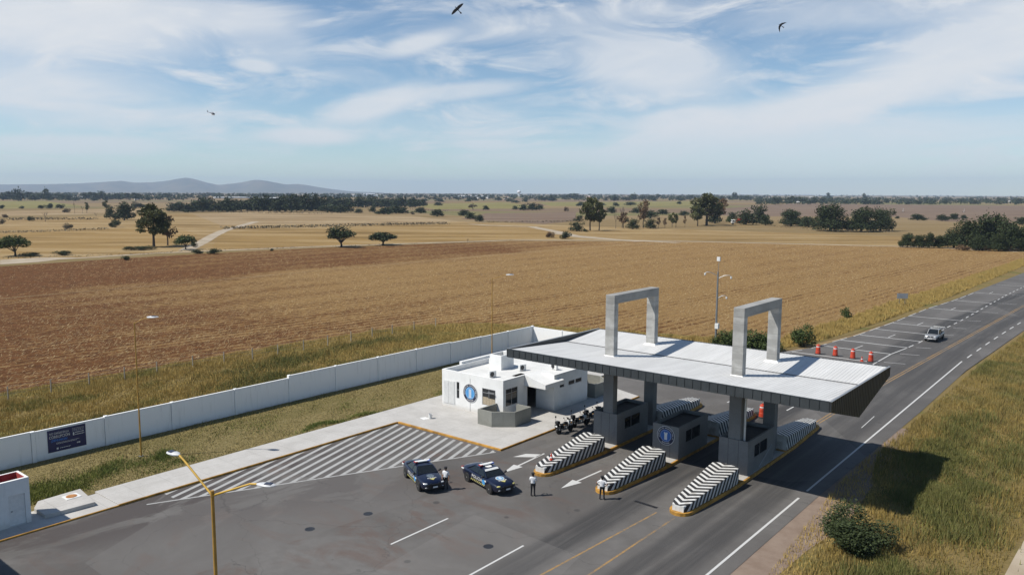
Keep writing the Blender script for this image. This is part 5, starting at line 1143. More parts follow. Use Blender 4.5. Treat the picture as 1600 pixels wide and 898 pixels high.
def lobes_for(kind, r):
    L = []
    if kind == 'round':
        for k in range(11): a = r.uniform(0, 2 * PI); q = r.uniform(.05, .33); z = r.uniform(.25, .80) - q * .35; s = r.uniform(.15, .24); L.append((q * math.cos(a), q * math.sin(a), z, s, s, s * .95))
        L.append((0, 0, .5, .3, .3, .34))
        for k in range(8): a = k * .79 + r.uniform(0, .4); q = r.uniform(.24, .34); L.append((q * math.cos(a), q * math.sin(a), r.uniform(.14, .24), .17, .17, .17))
    elif kind == 'acacia':
        for k in range(12): a = r.uniform(0, 2 * PI); q = r.uniform(.08, .38); z = .70 - q * .5 + r.uniform(-.14, .1); s = r.uniform(.13, .2); L.append((q * math.cos(a), q * math.sin(a), z, s, s, s * .95))
        L.append((0, 0, .62, .28, .28, .27))
    elif kind == 'euc':
        for k in range(19): z = .34 + .56 * k / 18 + r.uniform(-.04, .04); a = r.uniform(0, 2 * PI); q = r.uniform(.04, .36) * (1.1 - 1.1 * abs(z - .55)); s = r.uniform(.10, .17); L.append((q * math.cos(a), q * math.sin(a), z, s * 1.15, s * 1.15, s * .85))
    elif kind == 'bush':
        for k in range(10): a = r.uniform(0, 2 * PI); q = r.uniform(.05, .34); s = r.uniform(.13, .24); L.append((q * math.cos(a), q * math.sin(a), r.uniform(.18, .62) * (1 - q), s, s, s * 1.25))
    ex = max(max(abs(l[0]) + l[3], abs(l[1]) + l[4]) for l in L); ez = max(l[2] + l[5] for l in L); k = .5 / (ex * .93); kz = 1 / (ez * .97)
    return [(x * k, y * k, z * kz, a * k, b * k, c * kz) for x, y, z, a, b, c in L]
def trunk_mb(kind, lobes, r, seed):
    mb = MB(); fork = {'round': .14, 'acacia': .2, 'euc': .34, 'bush': .05}[kind]; w = {'round': .035, 'acacia': .028, 'euc': .03, 'bush': .02}[kind]
    mb.tube([(0, 0, -.02), (.012, .01, fork * .5), (0, 0, fork)], [w * 1.3, w, w * .85], 7)
    for (x, y, z, a, b, c) in lobes[:9]:
        m_ = (x * .45 + r.uniform(-.03, .03), y * .45 + r.uniform(-.03, .03), fork + (z - fork) * .55); mb.tube([(0, 0, fork * .92), m_, (x, y, z)], [w * .6, w * .38, w * .14], 5, False)
    return mb
def bare_mb(r):
    mb = MB()
    def br(p, d, L, w, lev):
        q = p + d * L; mb.tube([p, (p + q) / 2 + Vector((r.uniform(-1, 1), r.uniform(-1, 1), 0)) * L * .06, q], [w, w * .8, w * .6], 5 if lev else 7, False)
        if lev < 4:
            for _ in range(3 if lev < 3 else 2): e = (d + Vector((r.uniform(-1, 1), r.uniform(-1, 1), r.uniform(-.1, .7))) * (.55 + .1 * lev)).normalized(); br(p + d * L * r.uniform(.6, 1), e, L * r.uniform(.55, .8), w * .55, lev + 1)
    br(Vector((0, 0, 0)), Vector((0, 0, 1)), .34, .022, 0); return mb
PROTO = {}
def proto(kind, mat, var, n, s):
    key = (kind, mat.name, var, n)
    if key in PROTO: return PROTO[key]
    rr = random.Random(hash((kind, var)) % 1000 if False else len(kind) * 31 + var * 7 + 3)
    if kind == 'bare':
        o = bare_mb(rr).build('trunk', BARK); me = o.data; bpy.data.objects.remove(o); PROTO[key] = (me, None); return PROTO[key]
    L = lobes_for(kind, rr); o = trunk_mb(kind, L, rr, var).build('trunk', BARK); tm_ = o.data; bpy.data.objects.remove(o)
    PROTO[key] = (tm_, crown('crown', L, n, s, mat, var * 13 + len(kind))); return PROTO[key]
TR = random.Random(11)
def plant(name, cat, label, kind, mat, x, y, h, w_, n=1500, s=.042, group=None, var=None, z=0):
    var = TR.randrange(3) if var is None else var
    tm_, cm_ = proto(kind, mat, var, n, s); k = 1.0
    o = thing(name, label, cat, (x, y, z), TR.uniform(0, 6.28), group); o.scale = (w_, w_, h)
    for nm, me in (('trunk' if kind != 'bush' else 'stems', tm_), ('crown' if kind != 'bush' else 'foliage', cm_)):
        if me is None: continue
        c = bpy.data.objects.new(nm, me); COL.objects.link(c); c.parent = o
    return o
def tpx(kind, bx, by, hpx, wpx, label, mat=None, n=1500, s=.042, name=None, group=None, var=None):
    x, y = G(bx, by); m = mpp(by); mat = mat or {'round': LEAF, 'acacia': LEAFG, 'euc': LEAFO, 'bush': LEAF, 'bare': BARK}[kind]
    nm = name or {'round': 'mesquite_tree', 'acacia': 'acacia_tree', 'euc': 'eucalyptus_tree', 'bush': 'shrub', 'bare': 'bare_tree'}[kind]
    return plant(nm, 'shrub' if kind == 'bush' else 'tree', label, kind, mat, x, y, hpx * m * (1.1 if kind in ('acacia', 'euc') else 1.05), wpx * m * (1.18 if kind in ('acacia', 'euc') else 1.08), n, s, group, var)
S_MID, S_LEFT = 'scattered trees on the dry fields', 'shrubs scattered over the dry fields'
T = tpx
# left third
T('acacia', 24, 399.5, 28, 42, 'flat topped green acacia by the white gravel patch of the dirt track', n=2600, s=.035)
T('bush', 45, 400, 6, 30, 'low dark shrub in the shade beside the flat topped acacia', name='shrub')
T('euc', 240.5, 385, 58, 50, 'tall eucalyptus with clumped crown, the biggest tree on its own near the track', n=3400, s=.03, var=1)
T('euc', 262, 383, 40, 28, 'brownish half dry tree leaning on the lone tall eucalyptus', LEAFB, n=1400, s=.035, name='dry_tree')
T('acacia', 290.5, 389.5, 20, 29, 'small round acacia at the bend of the dirt track', n=2000, s=.04)
T('bush', 302, 386, 8, 12, 'dark shrub touching the small acacia at the track bend')
for bx, w_, l in ((335, 22, 'long low shrub at the track edge nearest the small acacia'), (308, 18, 'low dark shrub under the small acacia on the field edge'), (97, 26, 'low shrub strip on the bank between acacia and eucalyptus'), (205, 22, 'grey green shrub left at the foot of the tall eucalyptus'), (228, 28, 'low shrub directly below the tall eucalyptus trunk'), (196, 14, 'small green shrub in the grass strip above the red field')):
    T('bush', bx, {335: 396, 308: 396, 97: 398, 205: 391, 228: 390, 196: 406}[bx], 6 if bx != 335 else 8, w_, l)
T('round', 172, 342, 19, 16, 'smaller dark mesquite in the left pair before the long thicket'); T('round', 194, 344, 26, 28, 'larger dark mesquite of the pair before the long thicket', n=2200); T('euc', 166, 330, 14, 8, 'thin tree poking up beside the mesquite pair')
T('bush', 180, 355, 12, 17, 'dark shrub just below the mesquite pair'); T('bush', 212, 325, 9, 15, 'dark mound shrub above the mesquite pair'); T('bush', 224, 325, 5, 14, 'flatter half of the mound shrub above the mesquite pair')
for i, (bx, by, h, w_, l) in enumerate([(4, 326, 5, 9, 'small bush at the very edge by the green field'), (34, 326, 4, 7, 'smallest bush in the row before the green field'), (65, 326, 5, 9, 'second bush in the row before the green field'), (79, 326, 7, 13, 'widest bush in the row before the green field'), (94, 326, 6, 11, 'last bush in the row before the green field')]): T('bush', bx, by, h, w_, l)
T('bush', 104, 332, 6, 11, 'pale thin bush just below the row before the green field', LEAFP)
T('bare', 117, 334, 20, 9, 'tallest bare trunk of the dead trees on the plain'); T('bare', 129, 333, 15, 7, 'middle bare trunk of the dead trees on the plain'); T('euc', 136, 333, 14, 7, 'nearly dead thin tree with a tuft of leaves', n=500, s=.06)
T('bare', 71, 346, 17, 17, 'spreading leafless grey tree above the brown bank'); T('bush', 105, 358, 9, 15, 'round pale brown bush alone on the stubble', LEAFP); T('bush', 47, 345, 7, 10, 'dark green bush beside the brown bank'); T('bush', 8, 340, 5, 8, 'brown bush near the edge above the bank', LEAFB); T('bush', 4, 350, 8, 9, 'dry bush at the edge below the bank', LEAFP); T('bare', 150, 338, 7, 12, 'low leafless bush right of the dead trunks')
# long dark thicket: single trees one can tell apart
rk = random.Random(4); k = 0
for (x0, x1, by, h0, h1, st) in ((272, 300, 331, 10, 13, 11), (305, 400, 330, 12, 18, 10), (404, 508, 330, 16, 22, 9), (512, 548, 332, 9, 12, 11), (600, 634, 334, 7, 10, 10), (515, 660, 323, 10, 14, 11)):
    x = x0
    while x <= x1:
        T('round', x, by + rk.uniform(-1.2, 1.2), rk.uniform(h0, h1) * 1.15, rk.uniform(18, 27), 'dark tree crowded into the long thicket beyond the golden fields', n=800, s=.06, group='trees of the long dark thicket'); x += st * rk.uniform(.8, 1.2)
for bx, by, h, w_, l in ((560, 333, 7, 13, 'small dark tree at the end of the thicket, first of two'), (582, 331, 8, 13, 'small dark tree at the end of the thicket, second of two'), (657, 333, 9, 18, 'round dark tree standing free in front of the green strip'), (683, 338, 11, 21, 'broad round dark tree nearest below the green strip'), (661, 322, 11, 13, 'compact dark tree on the edge of the green strip'), (685, 321, 5, 15, 'low wide tree on the green strip'), (725, 337, 9, 21, 'upper tree of the stepped trio on the bare patch'), (735, 342, 10, 19, 'middle tree of the stepped trio on the bare patch'), (749, 346, 10, 16, 'lowest tree of the stepped trio on the bare patch'), (759, 328, 7, 11, 'bright little umbrella tree on the green strip')): T('round', bx, by, h, w_, l, n=1000, s=.055)
T('acacia', 739, 328, 9, 13, 'pale open tree beside the little umbrella tree', LEAFP, n=600, s=.05); T('bush', 644, 335, 5, 8, 'pale brown bush before the free standing round tree', LEAFP)
T('acacia', 533, 386, 29, 47, 'round crowned green tree with a short trunk on the track verge', LEAF, n=3400, s=.03, var=0); T('acacia', 599, 382.5, 18, 43, 'wide low green tree on the track verge right of the round crowned one', LEAF, n=2800, s=.036, var=2)
T('bare', 731, 378.5, 8, 17, 'bare brush heap on the track verge', name='brush'); T('bush', 425, 392, 4, 6, 'tiny bush on the track verge left of the round crowned tree')
# centre
for bx, by, h, w_, l in ((805, 327.5, 6, 9, 'small tree left of the dark trio on the plain'), (818, 328.5, 9, 15, 'first tree of the dark trio on the plain'), (831, 328.5, 11, 17, 'tallest tree of the dark trio on the plain'), (843, 328, 9, 13, 'last tree of the dark trio on the plain')): T('round', bx, by, h, w_, l, n=800, s=.06)
T('bush', 884, 330, 7, 9, 'brownish bush alone left of the eucalyptus row', LEAFB)
T('euc', 922, 360, 46, 30, 'tallest leafy eucalyptus at the left end of the field row', n=2400, s=.036, var=0); T('euc', 936, 360, 39, 21, 'slim second eucalyptus in the field row', n=1800, s=.04, var=2); T('round', 901, 361, 14, 24, 'round dark bush at the left end of the eucalyptus row', n=1300); T('round', 905, 346, 10, 18, 'dark bush just behind the end of the eucalyptus row', n=900)
T('bush', 914, 362, 4, 10, 'tiny dark bush under the tallest row eucalyptus')
T('bare', 962, 357, 29, 16, 'leafless tree in the middle of the eucalyptus row'); T('bare', 972, 356, 42, 22, 'tall leafless tree with spreading twigs in the eucalyptus row'); T('euc', 974, 356, 22, 18, 'brown leaved tree at the foot of the tall leafless one', LEAFB, n=700, s=.05, name='dry_tree')
T('round', 989, 358, 16, 21, 'dark round bush right of the leafless trees', n=1300); T('euc', 1005, 356, 41, 20, 'tall brown crowned tree thinning at the top in the row', LEAFB, n=900, s=.04, var=1, name='dry_tree'); T('round', 1016, 357, 15, 20, 'dark round bush under the tall brown tree', n=1300)
for bx, by, h, w_, l in ((1029, 356, 15, 7, 'thin sapling nearest the tall brown tree'), (1039, 356, 14, 8, 'second thin sapling in the row'), (1070, 355, 17, 5, 'last very narrow sapling at the end of the row')): T('euc', bx, by, h, w_, l, LEAFB, n=350, s=.06, name='sapling')
T('euc', 1050, 355, 21, 11, 'olive leafed tree, left of two near the row end', n=800, s=.05); T('euc', 1056, 355, 19, 10, 'olive leafed tree, right of two near the row end', n=800, s=.05)
for bx, by, h, w_, l in ((907, 322, 7, 14, 'far tree above the tallest row eucalyptus'), (940, 321, 5, 14, 'far low tree above the second eucalyptus'), (955, 333, 11, 17, 'dark tree seen between the eucalyptus row and the plain'), (962, 322, 6, 12, 'far tree behind the leafless trees, left one'), (985, 321, 6, 20, 'wide far tree behind the leafless trees'), (995, 333, 9, 21, 'dark wide tree behind the row bushes'), (1016, 341, 13, 25, 'largest dark tree right behind the row bushes'), (1035, 335, 8, 23, 'long dark tree behind the saplings'), (1069, 337, 8, 18, 'low dark tree left of the giant eucalyptus'), (1061, 319, 5, 9, 'small far tree above the saplings'), (1105, 318, 3, 6, 'tiny far bush above the giant eucalyptus')): T('round', bx, by, h, w_, l, n=700, s=.06)
T('bush', 884, 373, 12, 19, 'grey green shrub beside the pale road junction'); T('bush', 859, 371, 9, 15, 'reddish shrub left of the pale road junction', LEAFB)
T('euc', 1104, 352, 46, 50, 'giant broad eucalyptus above the parked tanker', n=3600, s=.03, var=1); T('euc', 1090, 353, 30, 22, 'slim eucalyptus on the near side of the giant one', n=1400, s=.04); T('round', 1117, 349, 23, 26, 'dense dark understorey tree below the giant eucalyptus', n=1600)
T('euc', 1125, 346, 34, 22, 'brown flank tree right of the giant eucalyptus', LEAFB, n=1200, s=.04, name='dry_tree')
for bx, by, h, w_, l in ((1144, 343, 12, 16, 'grey round tree behind the tanker cab'), (1140, 347, 7, 14, 'pale green bush over the tanker cab'), (1166, 351, 24, 33, 'round dark tree right behind the orange tanker'), (1186, 349, 30, 25, 'tallest dark tree of the group by the tanker'), (1196, 352, 18, 21, 'lower dark tree at the end of the tanker group')): T('round', bx, by, h, w_, l, LEAFG if bx == 1140 else LEAF, n=1500)
# right
for bx, by, h, w_, l in ((1236, 353, 26, 43, 'round dome shaped dark tree left of the two huge dark trees'), (1264, 355, 17, 28, 'greyer small tree tucked beside the first huge dark tree'), (1297, 361, 42, 58, 'first huge dense dark tree in the field'), (1345, 362, 39, 48, 'second huge dense dark tree in the field'), (1376, 361, 36, 44, 'third huge dark tree at the open end of the clump'), (1402, 341.5, 4, 8, 'tiny bush beside the huge dark clump'), (1434, 344, 10, 28, 'flat wide tree on the pinkish bare field'), (1472, 345, 11, 18, 'first of two round trees on the pinkish field'), (1490, 343, 10, 19, 'second of two round trees on the pinkish field'), (1506, 342, 7, 10, 'small tree with visible trunk on the pinkish field'), (1597, 351, 13, 22, 'tree at the picture edge on the pinkish field')): T('round', bx, by, h, w_, l, n=7000 if w_ > 40 else 1800, s=.024 if w_ > 40 else .042)
for bx, by, h, w_, l in ((1417, 386, 20, 24, 'end tree of the roadside grove nearest the open field'), (1436, 386.5, 18, 21, 'second tree from the open end of the roadside grove'), (1452, 387, 22, 19, 'third tree in the roadside grove, slightly taller'), (1466, 387, 18, 20, 'fourth tree in the roadside grove before it rises'), (1490, 387, 28, 36, 'tree where the roadside grove begins to rise'), (1515, 388, 42, 44, 'high dense tree in the middle of the roadside grove'), (1546, 388, 50, 56, 'tallest tree of the roadside grove'), (1576, 391, 43, 44, 'tree right of the tallest in the roadside grove'), (1600, 391, 38, 36, 'tree of the roadside grove cut by the picture edge'), (1530, 391, 22, 28, 'low front tree of the roadside grove with a brown skirt'), (1560, 392, 26, 28, 'front tree of the roadside grove by the dirt track'), (1625, 389, 44, 50, 'tree of the roadside grove beyond the edge')): T('round', bx, by, h * 1.08, w_ * 1.08, l, n=6000, s=.026)
for bx, w_ in ((1505, 22), (1535, 26)): T('bush', bx, 391, 9, w_, 'brown dry shrub under the roadside grove, ' + ('first' if bx == 1505 else 'second') + ' of two', LEAFB)
# far trees, still told apart
rk = random.Random(9)
def far_row(x0, x1, by0, by1, h0, h1, n, group, label):
    for i in range(n):
        T('round' if rk.random() < .75 else 'euc', rk.uniform(x0, x1), rk.uniform(by0, by1), rk.uniform(h0, h1), rk.uniform(8, 18), label, LEAF, n=320, s=.085, group=group, name='distant_tree')
far_row(1200, 1610, 315, 320, 6, 11, 46, 'trees of the far belt beyond the pinkish field', 'tree in the far dark belt beyond the pinkish field')
far_row(0, 270, 311, 314, 5, 9, 24, 'trees of the far belt beyond the green field', 'tree in the far belt beyond the green field')
far_row(840, 1180, 311, 314, 4, 9, 30, 'trees of the far belt behind the eucalyptus row', 'tree in the far belt behind the eucalyptus row')
far_row(560, 830, 313, 317, 4, 7, 16, 'trees of the far belt behind the dark thicket', 'tree in the far belt behind the dark thicket')
for bx, by, h, w_, l in ((1294, 311, 13, 11, 'tall far tree above the first huge dark tree'), (1350, 312, 13, 10, 'tall far tree above the second huge dark tree'), (1148, 312, 13, 13, 'tall far tree above the tanker group'), (29, 314, 15, 13, 'tallest far tree beyond the green field'), (990, 312, 10, 14, 'bushy far tree above the eucalyptus row'), (73, 313, 14, 10, 'second tall far tree beyond the green field'), (157, 312, 11, 11, 'third tall far tree beyond the green field')): T('round', bx, by, h, w_, l, n=500, s=.07, name='distant_tree')
# the woods beyond those read as one mass
r = np.random.default_rng(2); C0, SS = [], []
for (x0, x1, by0, by1, n) in ((-120, 1720, 305.2, 310, 520), (1180, 1720, 311.5, 319.5, 900), (-120, 300, 308, 313.5, 190), (820, 1200, 308.5, 313.5, 230), (300, 820, 307, 312, 190), (-200, 1800, 304, 305.6, 260)):
    for i in range(n):
        by = r.uniform(by0, by1); x, y = G(r.uniform(x0, x1), by); m = mpp(by); h = min(r.uniform(3, 7) * m, 15); w_ = h * r.uniform(.8, 1.9); k = 26
        q = r.normal(size=(k, 3)); q /= np.linalg.norm(q, axis=1)[:, None]; C0.append(q * np.array([w_ * .5, w_ * .5, h * .5]) * r.uniform(.5, 1, (k, 1)) + np.array([x, y, h * .5])); SS.append(np.full((k, 1), h * .22))
C0 = np.concatenate(C0); SS = np.concatenate(SS); A, B = leaf_axes(r, len(C0), 1.0); me = quads_mesh('far_woods', C0, A * SS, B * SS, LEAF)
o = bpy.data.objects.new('far_woods', me); COL.objects.link(o); tag(o, 'far dark woods and hedges along the horizon', 'woods', kind='stuff')
# hedge rows and weedy banks in the fields: too fine to count
C0, SS = [], []
def weedrow(pts, n, h, wd=1.5):
    pts = [G(*p) for p in pts]
    for i in range(n):
        t = r.uniform(0, len(pts) - 1); k = min(int(t), len(pts) - 2); f = t - k; x = pts[k][0] + (pts[k + 1][0] - pts[k][0]) * f; y = pts[k][1] + (pts[k + 1][1] - pts[k][1]) * f
        C0.append(np.array([[x + r.normal() * wd, y + r.normal() * wd, r.uniform(.1, 1) * h]])); SS.append([[h * .35]])
weedrow([(345, 358), (480, 355), (600, 352), (700, 350)], 1500, 1.5); weedrow([(15, 344), (75, 343), (150, 343)], 500, 1.6); weedrow([(0, 364), (80, 362), (170, 358)], 500, 1.0); weedrow([(540, 326), (640, 327), (700, 330)], 300, 1.5); weedrow([(750, 348), (860, 347), (900, 346)], 400, 1.2)
weedrow([(0, 404), (200, 398), (330, 391), (480, 387), (800, 377)], 900, .5, 1.2); weedrow([(270, 331), (400, 333), (520, 334)], 500, 1.4); weedrow([(1200, 353), (1300, 362), (1390, 363)], 500, .9)
C0 = np.concatenate(C0); SS = np.array(SS).reshape(-1, 1); A, B = leaf_axes(r, len(C0), 1.0)
o = bpy.data.objects.new('field_weeds', quads_mesh('field_weeds', C0, A * SS, B * SS, LEAFP)); COL.objects.link(o); tag(o, 'weedy hedge rows between the dry fields', 'weeds', kind='stuff')
# near shrubs
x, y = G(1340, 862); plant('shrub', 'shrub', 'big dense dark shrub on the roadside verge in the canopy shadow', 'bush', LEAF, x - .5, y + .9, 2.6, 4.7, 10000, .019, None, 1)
x, y = G(1262, 541); plant('shrub', 'shrub', 'round green shrub on the verge at the start of the parking bays', 'bush', LEAFG, x - .6, y, 3.3, 3.6, 2500, .035)
for k, (px, py, h, w_, l) in enumerate([(1132, 541, 2.4, 4.0, 'green shrub at the foot of the camera mast'), (1152, 543, 2.8, 4.6, 'green shrub between the mast and the first portal leg'), (1175, 545, 2.9, 4.8, 'green shrub seen through the right portal frame'), (1196, 547, 2.4, 4.4, 'green shrub just past the right portal frame')]):
    x, y = G(px, py); plant('shrub', 'shrub', l, 'bush', LEAFG, x, y, h, w_, 2500, .035)
x, y = G(1321, 497); plant('shrub', 'shrub', 'spiky green weed on the field edge by the verge', 'bush', LEAFG, x, y, 2.0, 2.2, 500, .07)
for px, py, h, w_, l in ((1245, 738, 0, 0, ''), ):
    pass
# ------------------------------------------------------------------ GRASS
def inpoly(px, py, poly):
    c = np.zeros(len(px), bool); n = len(poly)
    for i in range(n):
        (x1, y1), (x2, y2) = poly[i], poly[(i + 1) % n]
        cond = ((y1 > py) != (y2 > py)); xi = (x2 - x1) * (py - y1) / ((y2 - y1) if y2 != y1 else 1e-9) + x1; c ^= cond & (px < xi)
    return c
def grass(name, poly, n, h, w_, mat, seed, label, z=-.03, clump=.0, hole=None, lean=.45, blobs=None):
    rg = np.random.default_rng(seed)
    if blobs: poly = [(-1, -1), (1, 1)]
    xs_ = [p[0] for p in poly]; ys_ = [p[1] for p in poly]; X = np.empty(0); Y = np.empty(0)
    if blobs:
        for (bx, by, rx, ry, k) in blobs:
            a = bx + rg.normal(size=k) * rx * .55; b = by + rg.normal(size=k) * ry * .55; a += .5 * np.sin(b * 1.3 + bx); ok = ~hole(a, b) if hole is not None else np.ones(k, bool); X = np.concatenate([X, a[ok]]); Y = np.concatenate([Y, b[ok]])
        n = len(X)
    while len(X) < n:
        a = rg.uniform(min(xs_), max(xs_), n); b = rg.uniform(min(ys_), max(ys_), n)
        if clump: 
            cx = rg.uniform(min(xs_), max(xs_), max(8, n // 25)); cy = rg.uniform(min(ys_), max(ys_), len(cx)); i = rg.integers(0, len(cx), n); a2 = cx[i] + rg.normal(size=n) * clump; b2 = cy[i] + rg.normal(size=n) * clump; pick = rg.random(n) < .7; a = np.where(pick, a2, a); b = np.where(pick, b2, b)
        k = inpoly(a, b, poly)
        if hole is not None: k &= ~hole(a, b)
        X = np.concatenate([X, a[k]]); Y = np.concatenate([Y, b[k]])
    X, Y = X[:n], Y[:n]; patch = .75 + .35 * np.sin(X * .55 + np.sin(Y * .31) * 2) * np.sin(Y * .43 + 1) + .2 * np.sin(X * 1.7 + Y * 1.3)
    H = h * np.clip(patch, .35, 1.4) * rg.uniform(.55, 1.15, n); an = rg.uniform(0, 2 * PI, n); ln = rg.uniform(.05, lean, n) * H; la = rg.uniform(0, 2 * PI, n); ww = w_ * rg.uniform(.6, 1.4, n)
    V = np.empty((n, 3, 3), np.float32); dx_, dy_ = np.cos(an) * ww / 2, np.sin(an) * ww / 2
    V[:, 0] = np.stack([X - dx_, Y - dy_, np.full(n, z)], 1); V[:, 1] = np.stack([X + dx_, Y + dy_, np.full(n, z)], 1); V[:, 2] = np.stack([X + np.cos(la) * ln, Y + np.sin(la) * ln, z + H], 1)
    me = bpy.data.meshes.new(name); me.vertices.add(n * 3); me.vertices.foreach_set('co', V.reshape(-1)); me.loops.add(n * 3); me.loops.foreach_set('vertex_index', np.arange(n * 3, dtype=np.int32)); me.polygons.add(n)
    me.polygons.foreach_set('loop_start', np.arange(0, n * 3, 3, dtype=np.int32)); me.polygons.foreach_set('loop_total', np.full(n, 3, np.int32)); me.update(calc_edges=True); me.materials.append(mat)
    o = bpy.data.objects.new(name, me); COL.objects.link(o); return tag(o, label, 'grass', kind='stuff')
vr = [(-16.9, 70), (-16.7, 100), (-16.4, 115), (-14.6, 153), (-11, 195), (14, 195), (8, 100), (4, 40), (-13.9, 38), (-14.6, 48), (-13.6, 55), (-14.9, 60)]
onpath = lambda a, b: np.abs(a - np.interp(b, [20, 45, 56, 75], [-5.3, -5.0, -4.6, -3.6])) < .8
grass('tall_grass', vr, 260000, .6, .042, BLADER, 1, 'tall dry and green grass on the roadside verge', hole=onpath, clump=.35)
grass('tall_grass', [(-15.6, 38), (-17.4, 62), (-17.2, 75), (-16.6, 75), (-13.0, 58), (-13.4, 50), (-13.5, 38)], 4500, .4, .05, BLADE2, 8, 'thin grass at the edge of the dirt shoulder')
grass('tall_grass', [(-96.6, 10), (-96.3, 66), (-94.8, 90), (-87, 99.5), (-70, 106.5), (-68, 96), (-69.8, 91), (-69.8, 10)], 230000, .52, .048, BLADE, 2, 'tall dry grass between the boundary wall and the ploughed field', clump=.4)
grass('tall_grass', [(-69, 106.5), (-50, 112), (-43.2, 117), (-41.5, 150), (-34.8, 322), (-30.5, 322), (-33.6, 190), (-36, 146), (-37.6, 125), (-39, 115), (-41, 109), (-55, 105.5)], 90000, .8, .08, BLADE2, 3, 'golden tall grass along the far roadside verge', clump=.5)
onb = lambda a, b: ((a > -56.4) & (b > 56) & (b < 71)) | ((a > -59.8) & (b < 23.6)) | ((a > -58.9) & (b < 61))
grass('short_grass', [(-69.3, 12), (-69.3, 95), (-52, 103), (-53.7, 77), (-55.6, 72), (-56.5, 60), (-58.9, 60), (-58.9, 12)], 90000, .13, .05, BLADEL, 4, 'short patchy lawn grass inside the boundary wall', z=.02, hole=onb, lean=1.0)
grass('green_grass', None, 0, .3, .05, BLADEG, 20, 'fresh green grass tufts on the lawn', z=.02, hole=onb, lean=.8, blobs=[(-61.5, 21.8, 1.7, 2.8, 6000), (-62.8, 27.5, 1.6, 3.4, 3500), (-62.9, 31.3, .9, .9, 1500), (-60.0, 45.5, .5, 2.6, 1800), (-59.4, 50.5, .4, 1.5, 900), (-58.8, 61.3, 1.5, 1.0, 2000), (-60.4, 30.5, 1.2, 2.6, 1300), (-65, 40, 3, 4, 900), (-63.5, 52, 2.5, 4, 700)])
grass('green_grass', None, 0, .75, .055, BLADEW, 40, 'darker green weeds in the long grass', lean=.6, blobs=[(-12.6, 73, 2.0, 5.5, 8000), (-11.4, 62.2, 1.8, 3.0, 6500), (-9.6, 66, 1.8, 3.0, 4000), (-9.0, 57.5, 2.2, 3, 4000), (-10.5, 47.5, 2, 2.5, 3000), (-12.5, 84, 2, 6, 3500), (-8, 78, 2.5, 6, 3000), (-76, 33.5, 2.5, 3.5, 4000), (-79, 52, 3, 7, 4500), (-86, 58, 3, 10, 4500), (-78, 66, 2.5, 5, 3000), (-88, 76, 2.5, 10, 4000)])
# loose straw on the ploughed field
r = np.random.default_rng(31); FP = [(-97.4, 5), (-96.8, 52), (-97, 66), (-95.4, 90), (-88.3, 100.6), (-70, 108.6), (-50, 113.6), (-44, 118.6), (-42.2, 150), (-35.4, 322), (-34, 350)] + P((1590, 394), (1440, 386.5), (1120, 378.6), (800, 377), (480, 389), (240, 401), (0, 417.5), (-200, 440))
m_ = 900000; Xs = r.uniform(-290, -30, m_); Ys = r.uniform(5, 370, m_); keep = inpoly(Xs, Ys, FP) & (r.random(m_) < np.clip((95 / np.hypot(Xs, Ys)) ** 1.6, 0, 1)); Xs, Ys = Xs[keep], Ys[keep]; n = len(Xs)
red_ = np.clip((-172 - Xs) / 20, 0, 1) * np.clip((330 - Ys) / 90, 0, 1); low = np.clip((80 - Ys) / 80, 0, 1)
den = np.sin(Xs * .21 + np.sin(Ys * .05) * 3) * .35 + np.sin(Ys * .11 + Xs * .04) * .35 + r.normal(size=n) * .9 - red_ * .8 - low * .6; keep = den > -.25; Xs, Ys = Xs[keep], Ys[keep]; n = len(Xs)
an = r.normal(PI / 2, .75, n); L_ = r.uniform(.08, .27, n)[:, None] * (1 + (np.hypot(Xs, Ys)[:, None] - 100) / 400); tz = r.uniform(-.1, .75, n); A = np.stack([np.cos(an), np.sin(an), tz], 1) * L_; B = np.stack([-np.sin(an), np.cos(an), r.uniform(.1, .6, n)], 1) * L_ * r.uniform(.10, .24, (n, 1))
def _straw(nt, b):
    q = nt.island(); nt.set(b.inputs['Base Color'], nt.mix(q, (.235, .148, .056), (.47, .35, .175))); b.inputs['Roughness'].default_value = .8
o = bpy.data.objects.new('straw', quads_mesh('straw', np.stack([Xs, Ys, np.full(n, .06)], 1), A, B, material('loose_straw', _straw))); COL.objects.link(o); tag(o, 'loose straw and stubble strewn over the ploughed field', 'straw', kind='stuff')
# ------------------------------------------------------------------ FAR BUILDINGS
GHW = paint('white_greenhouse_film', (.72, .73, .74), .6, .05, .05)
def longhouse(name, label, x0, x1, by, h, cat='greenhouse', group=None, wd=14):
    a, b2 = Vector(G(x0, by)), Vector(G(x1, by)); d_ = (b2 - a); L = d_.length; o = thing(name, label, cat, (a.x, a.y, 0), math.atan2(d_.y, d_.x), group)
    MB().box(0, L, 0, wd, -.05, h * .7).build('wall', GHW, o); n = max(1, int(wd / 14)); m = MB(); m.loft([[(x, -.3, h * .701), (x, wd * .5, h), (x, wd + .3, h * .701)] for x in (-.5, L + .5)]); m.build('roof', GHW, o); return o
longhouse('greenhouse', 'very long white greenhouse at the left beyond the green field', -40, 150, 309.2, 5, group='white greenhouses on the plain'); longhouse('greenhouse', 'white greenhouse just behind the dark thicket', 402, 488, 311.4, 5.5, group='white greenhouses on the plain'); longhouse('greenhouse', 'farther long white greenhouse above the thicket', 486, 600, 306.8, 7, group='white greenhouses on the plain')
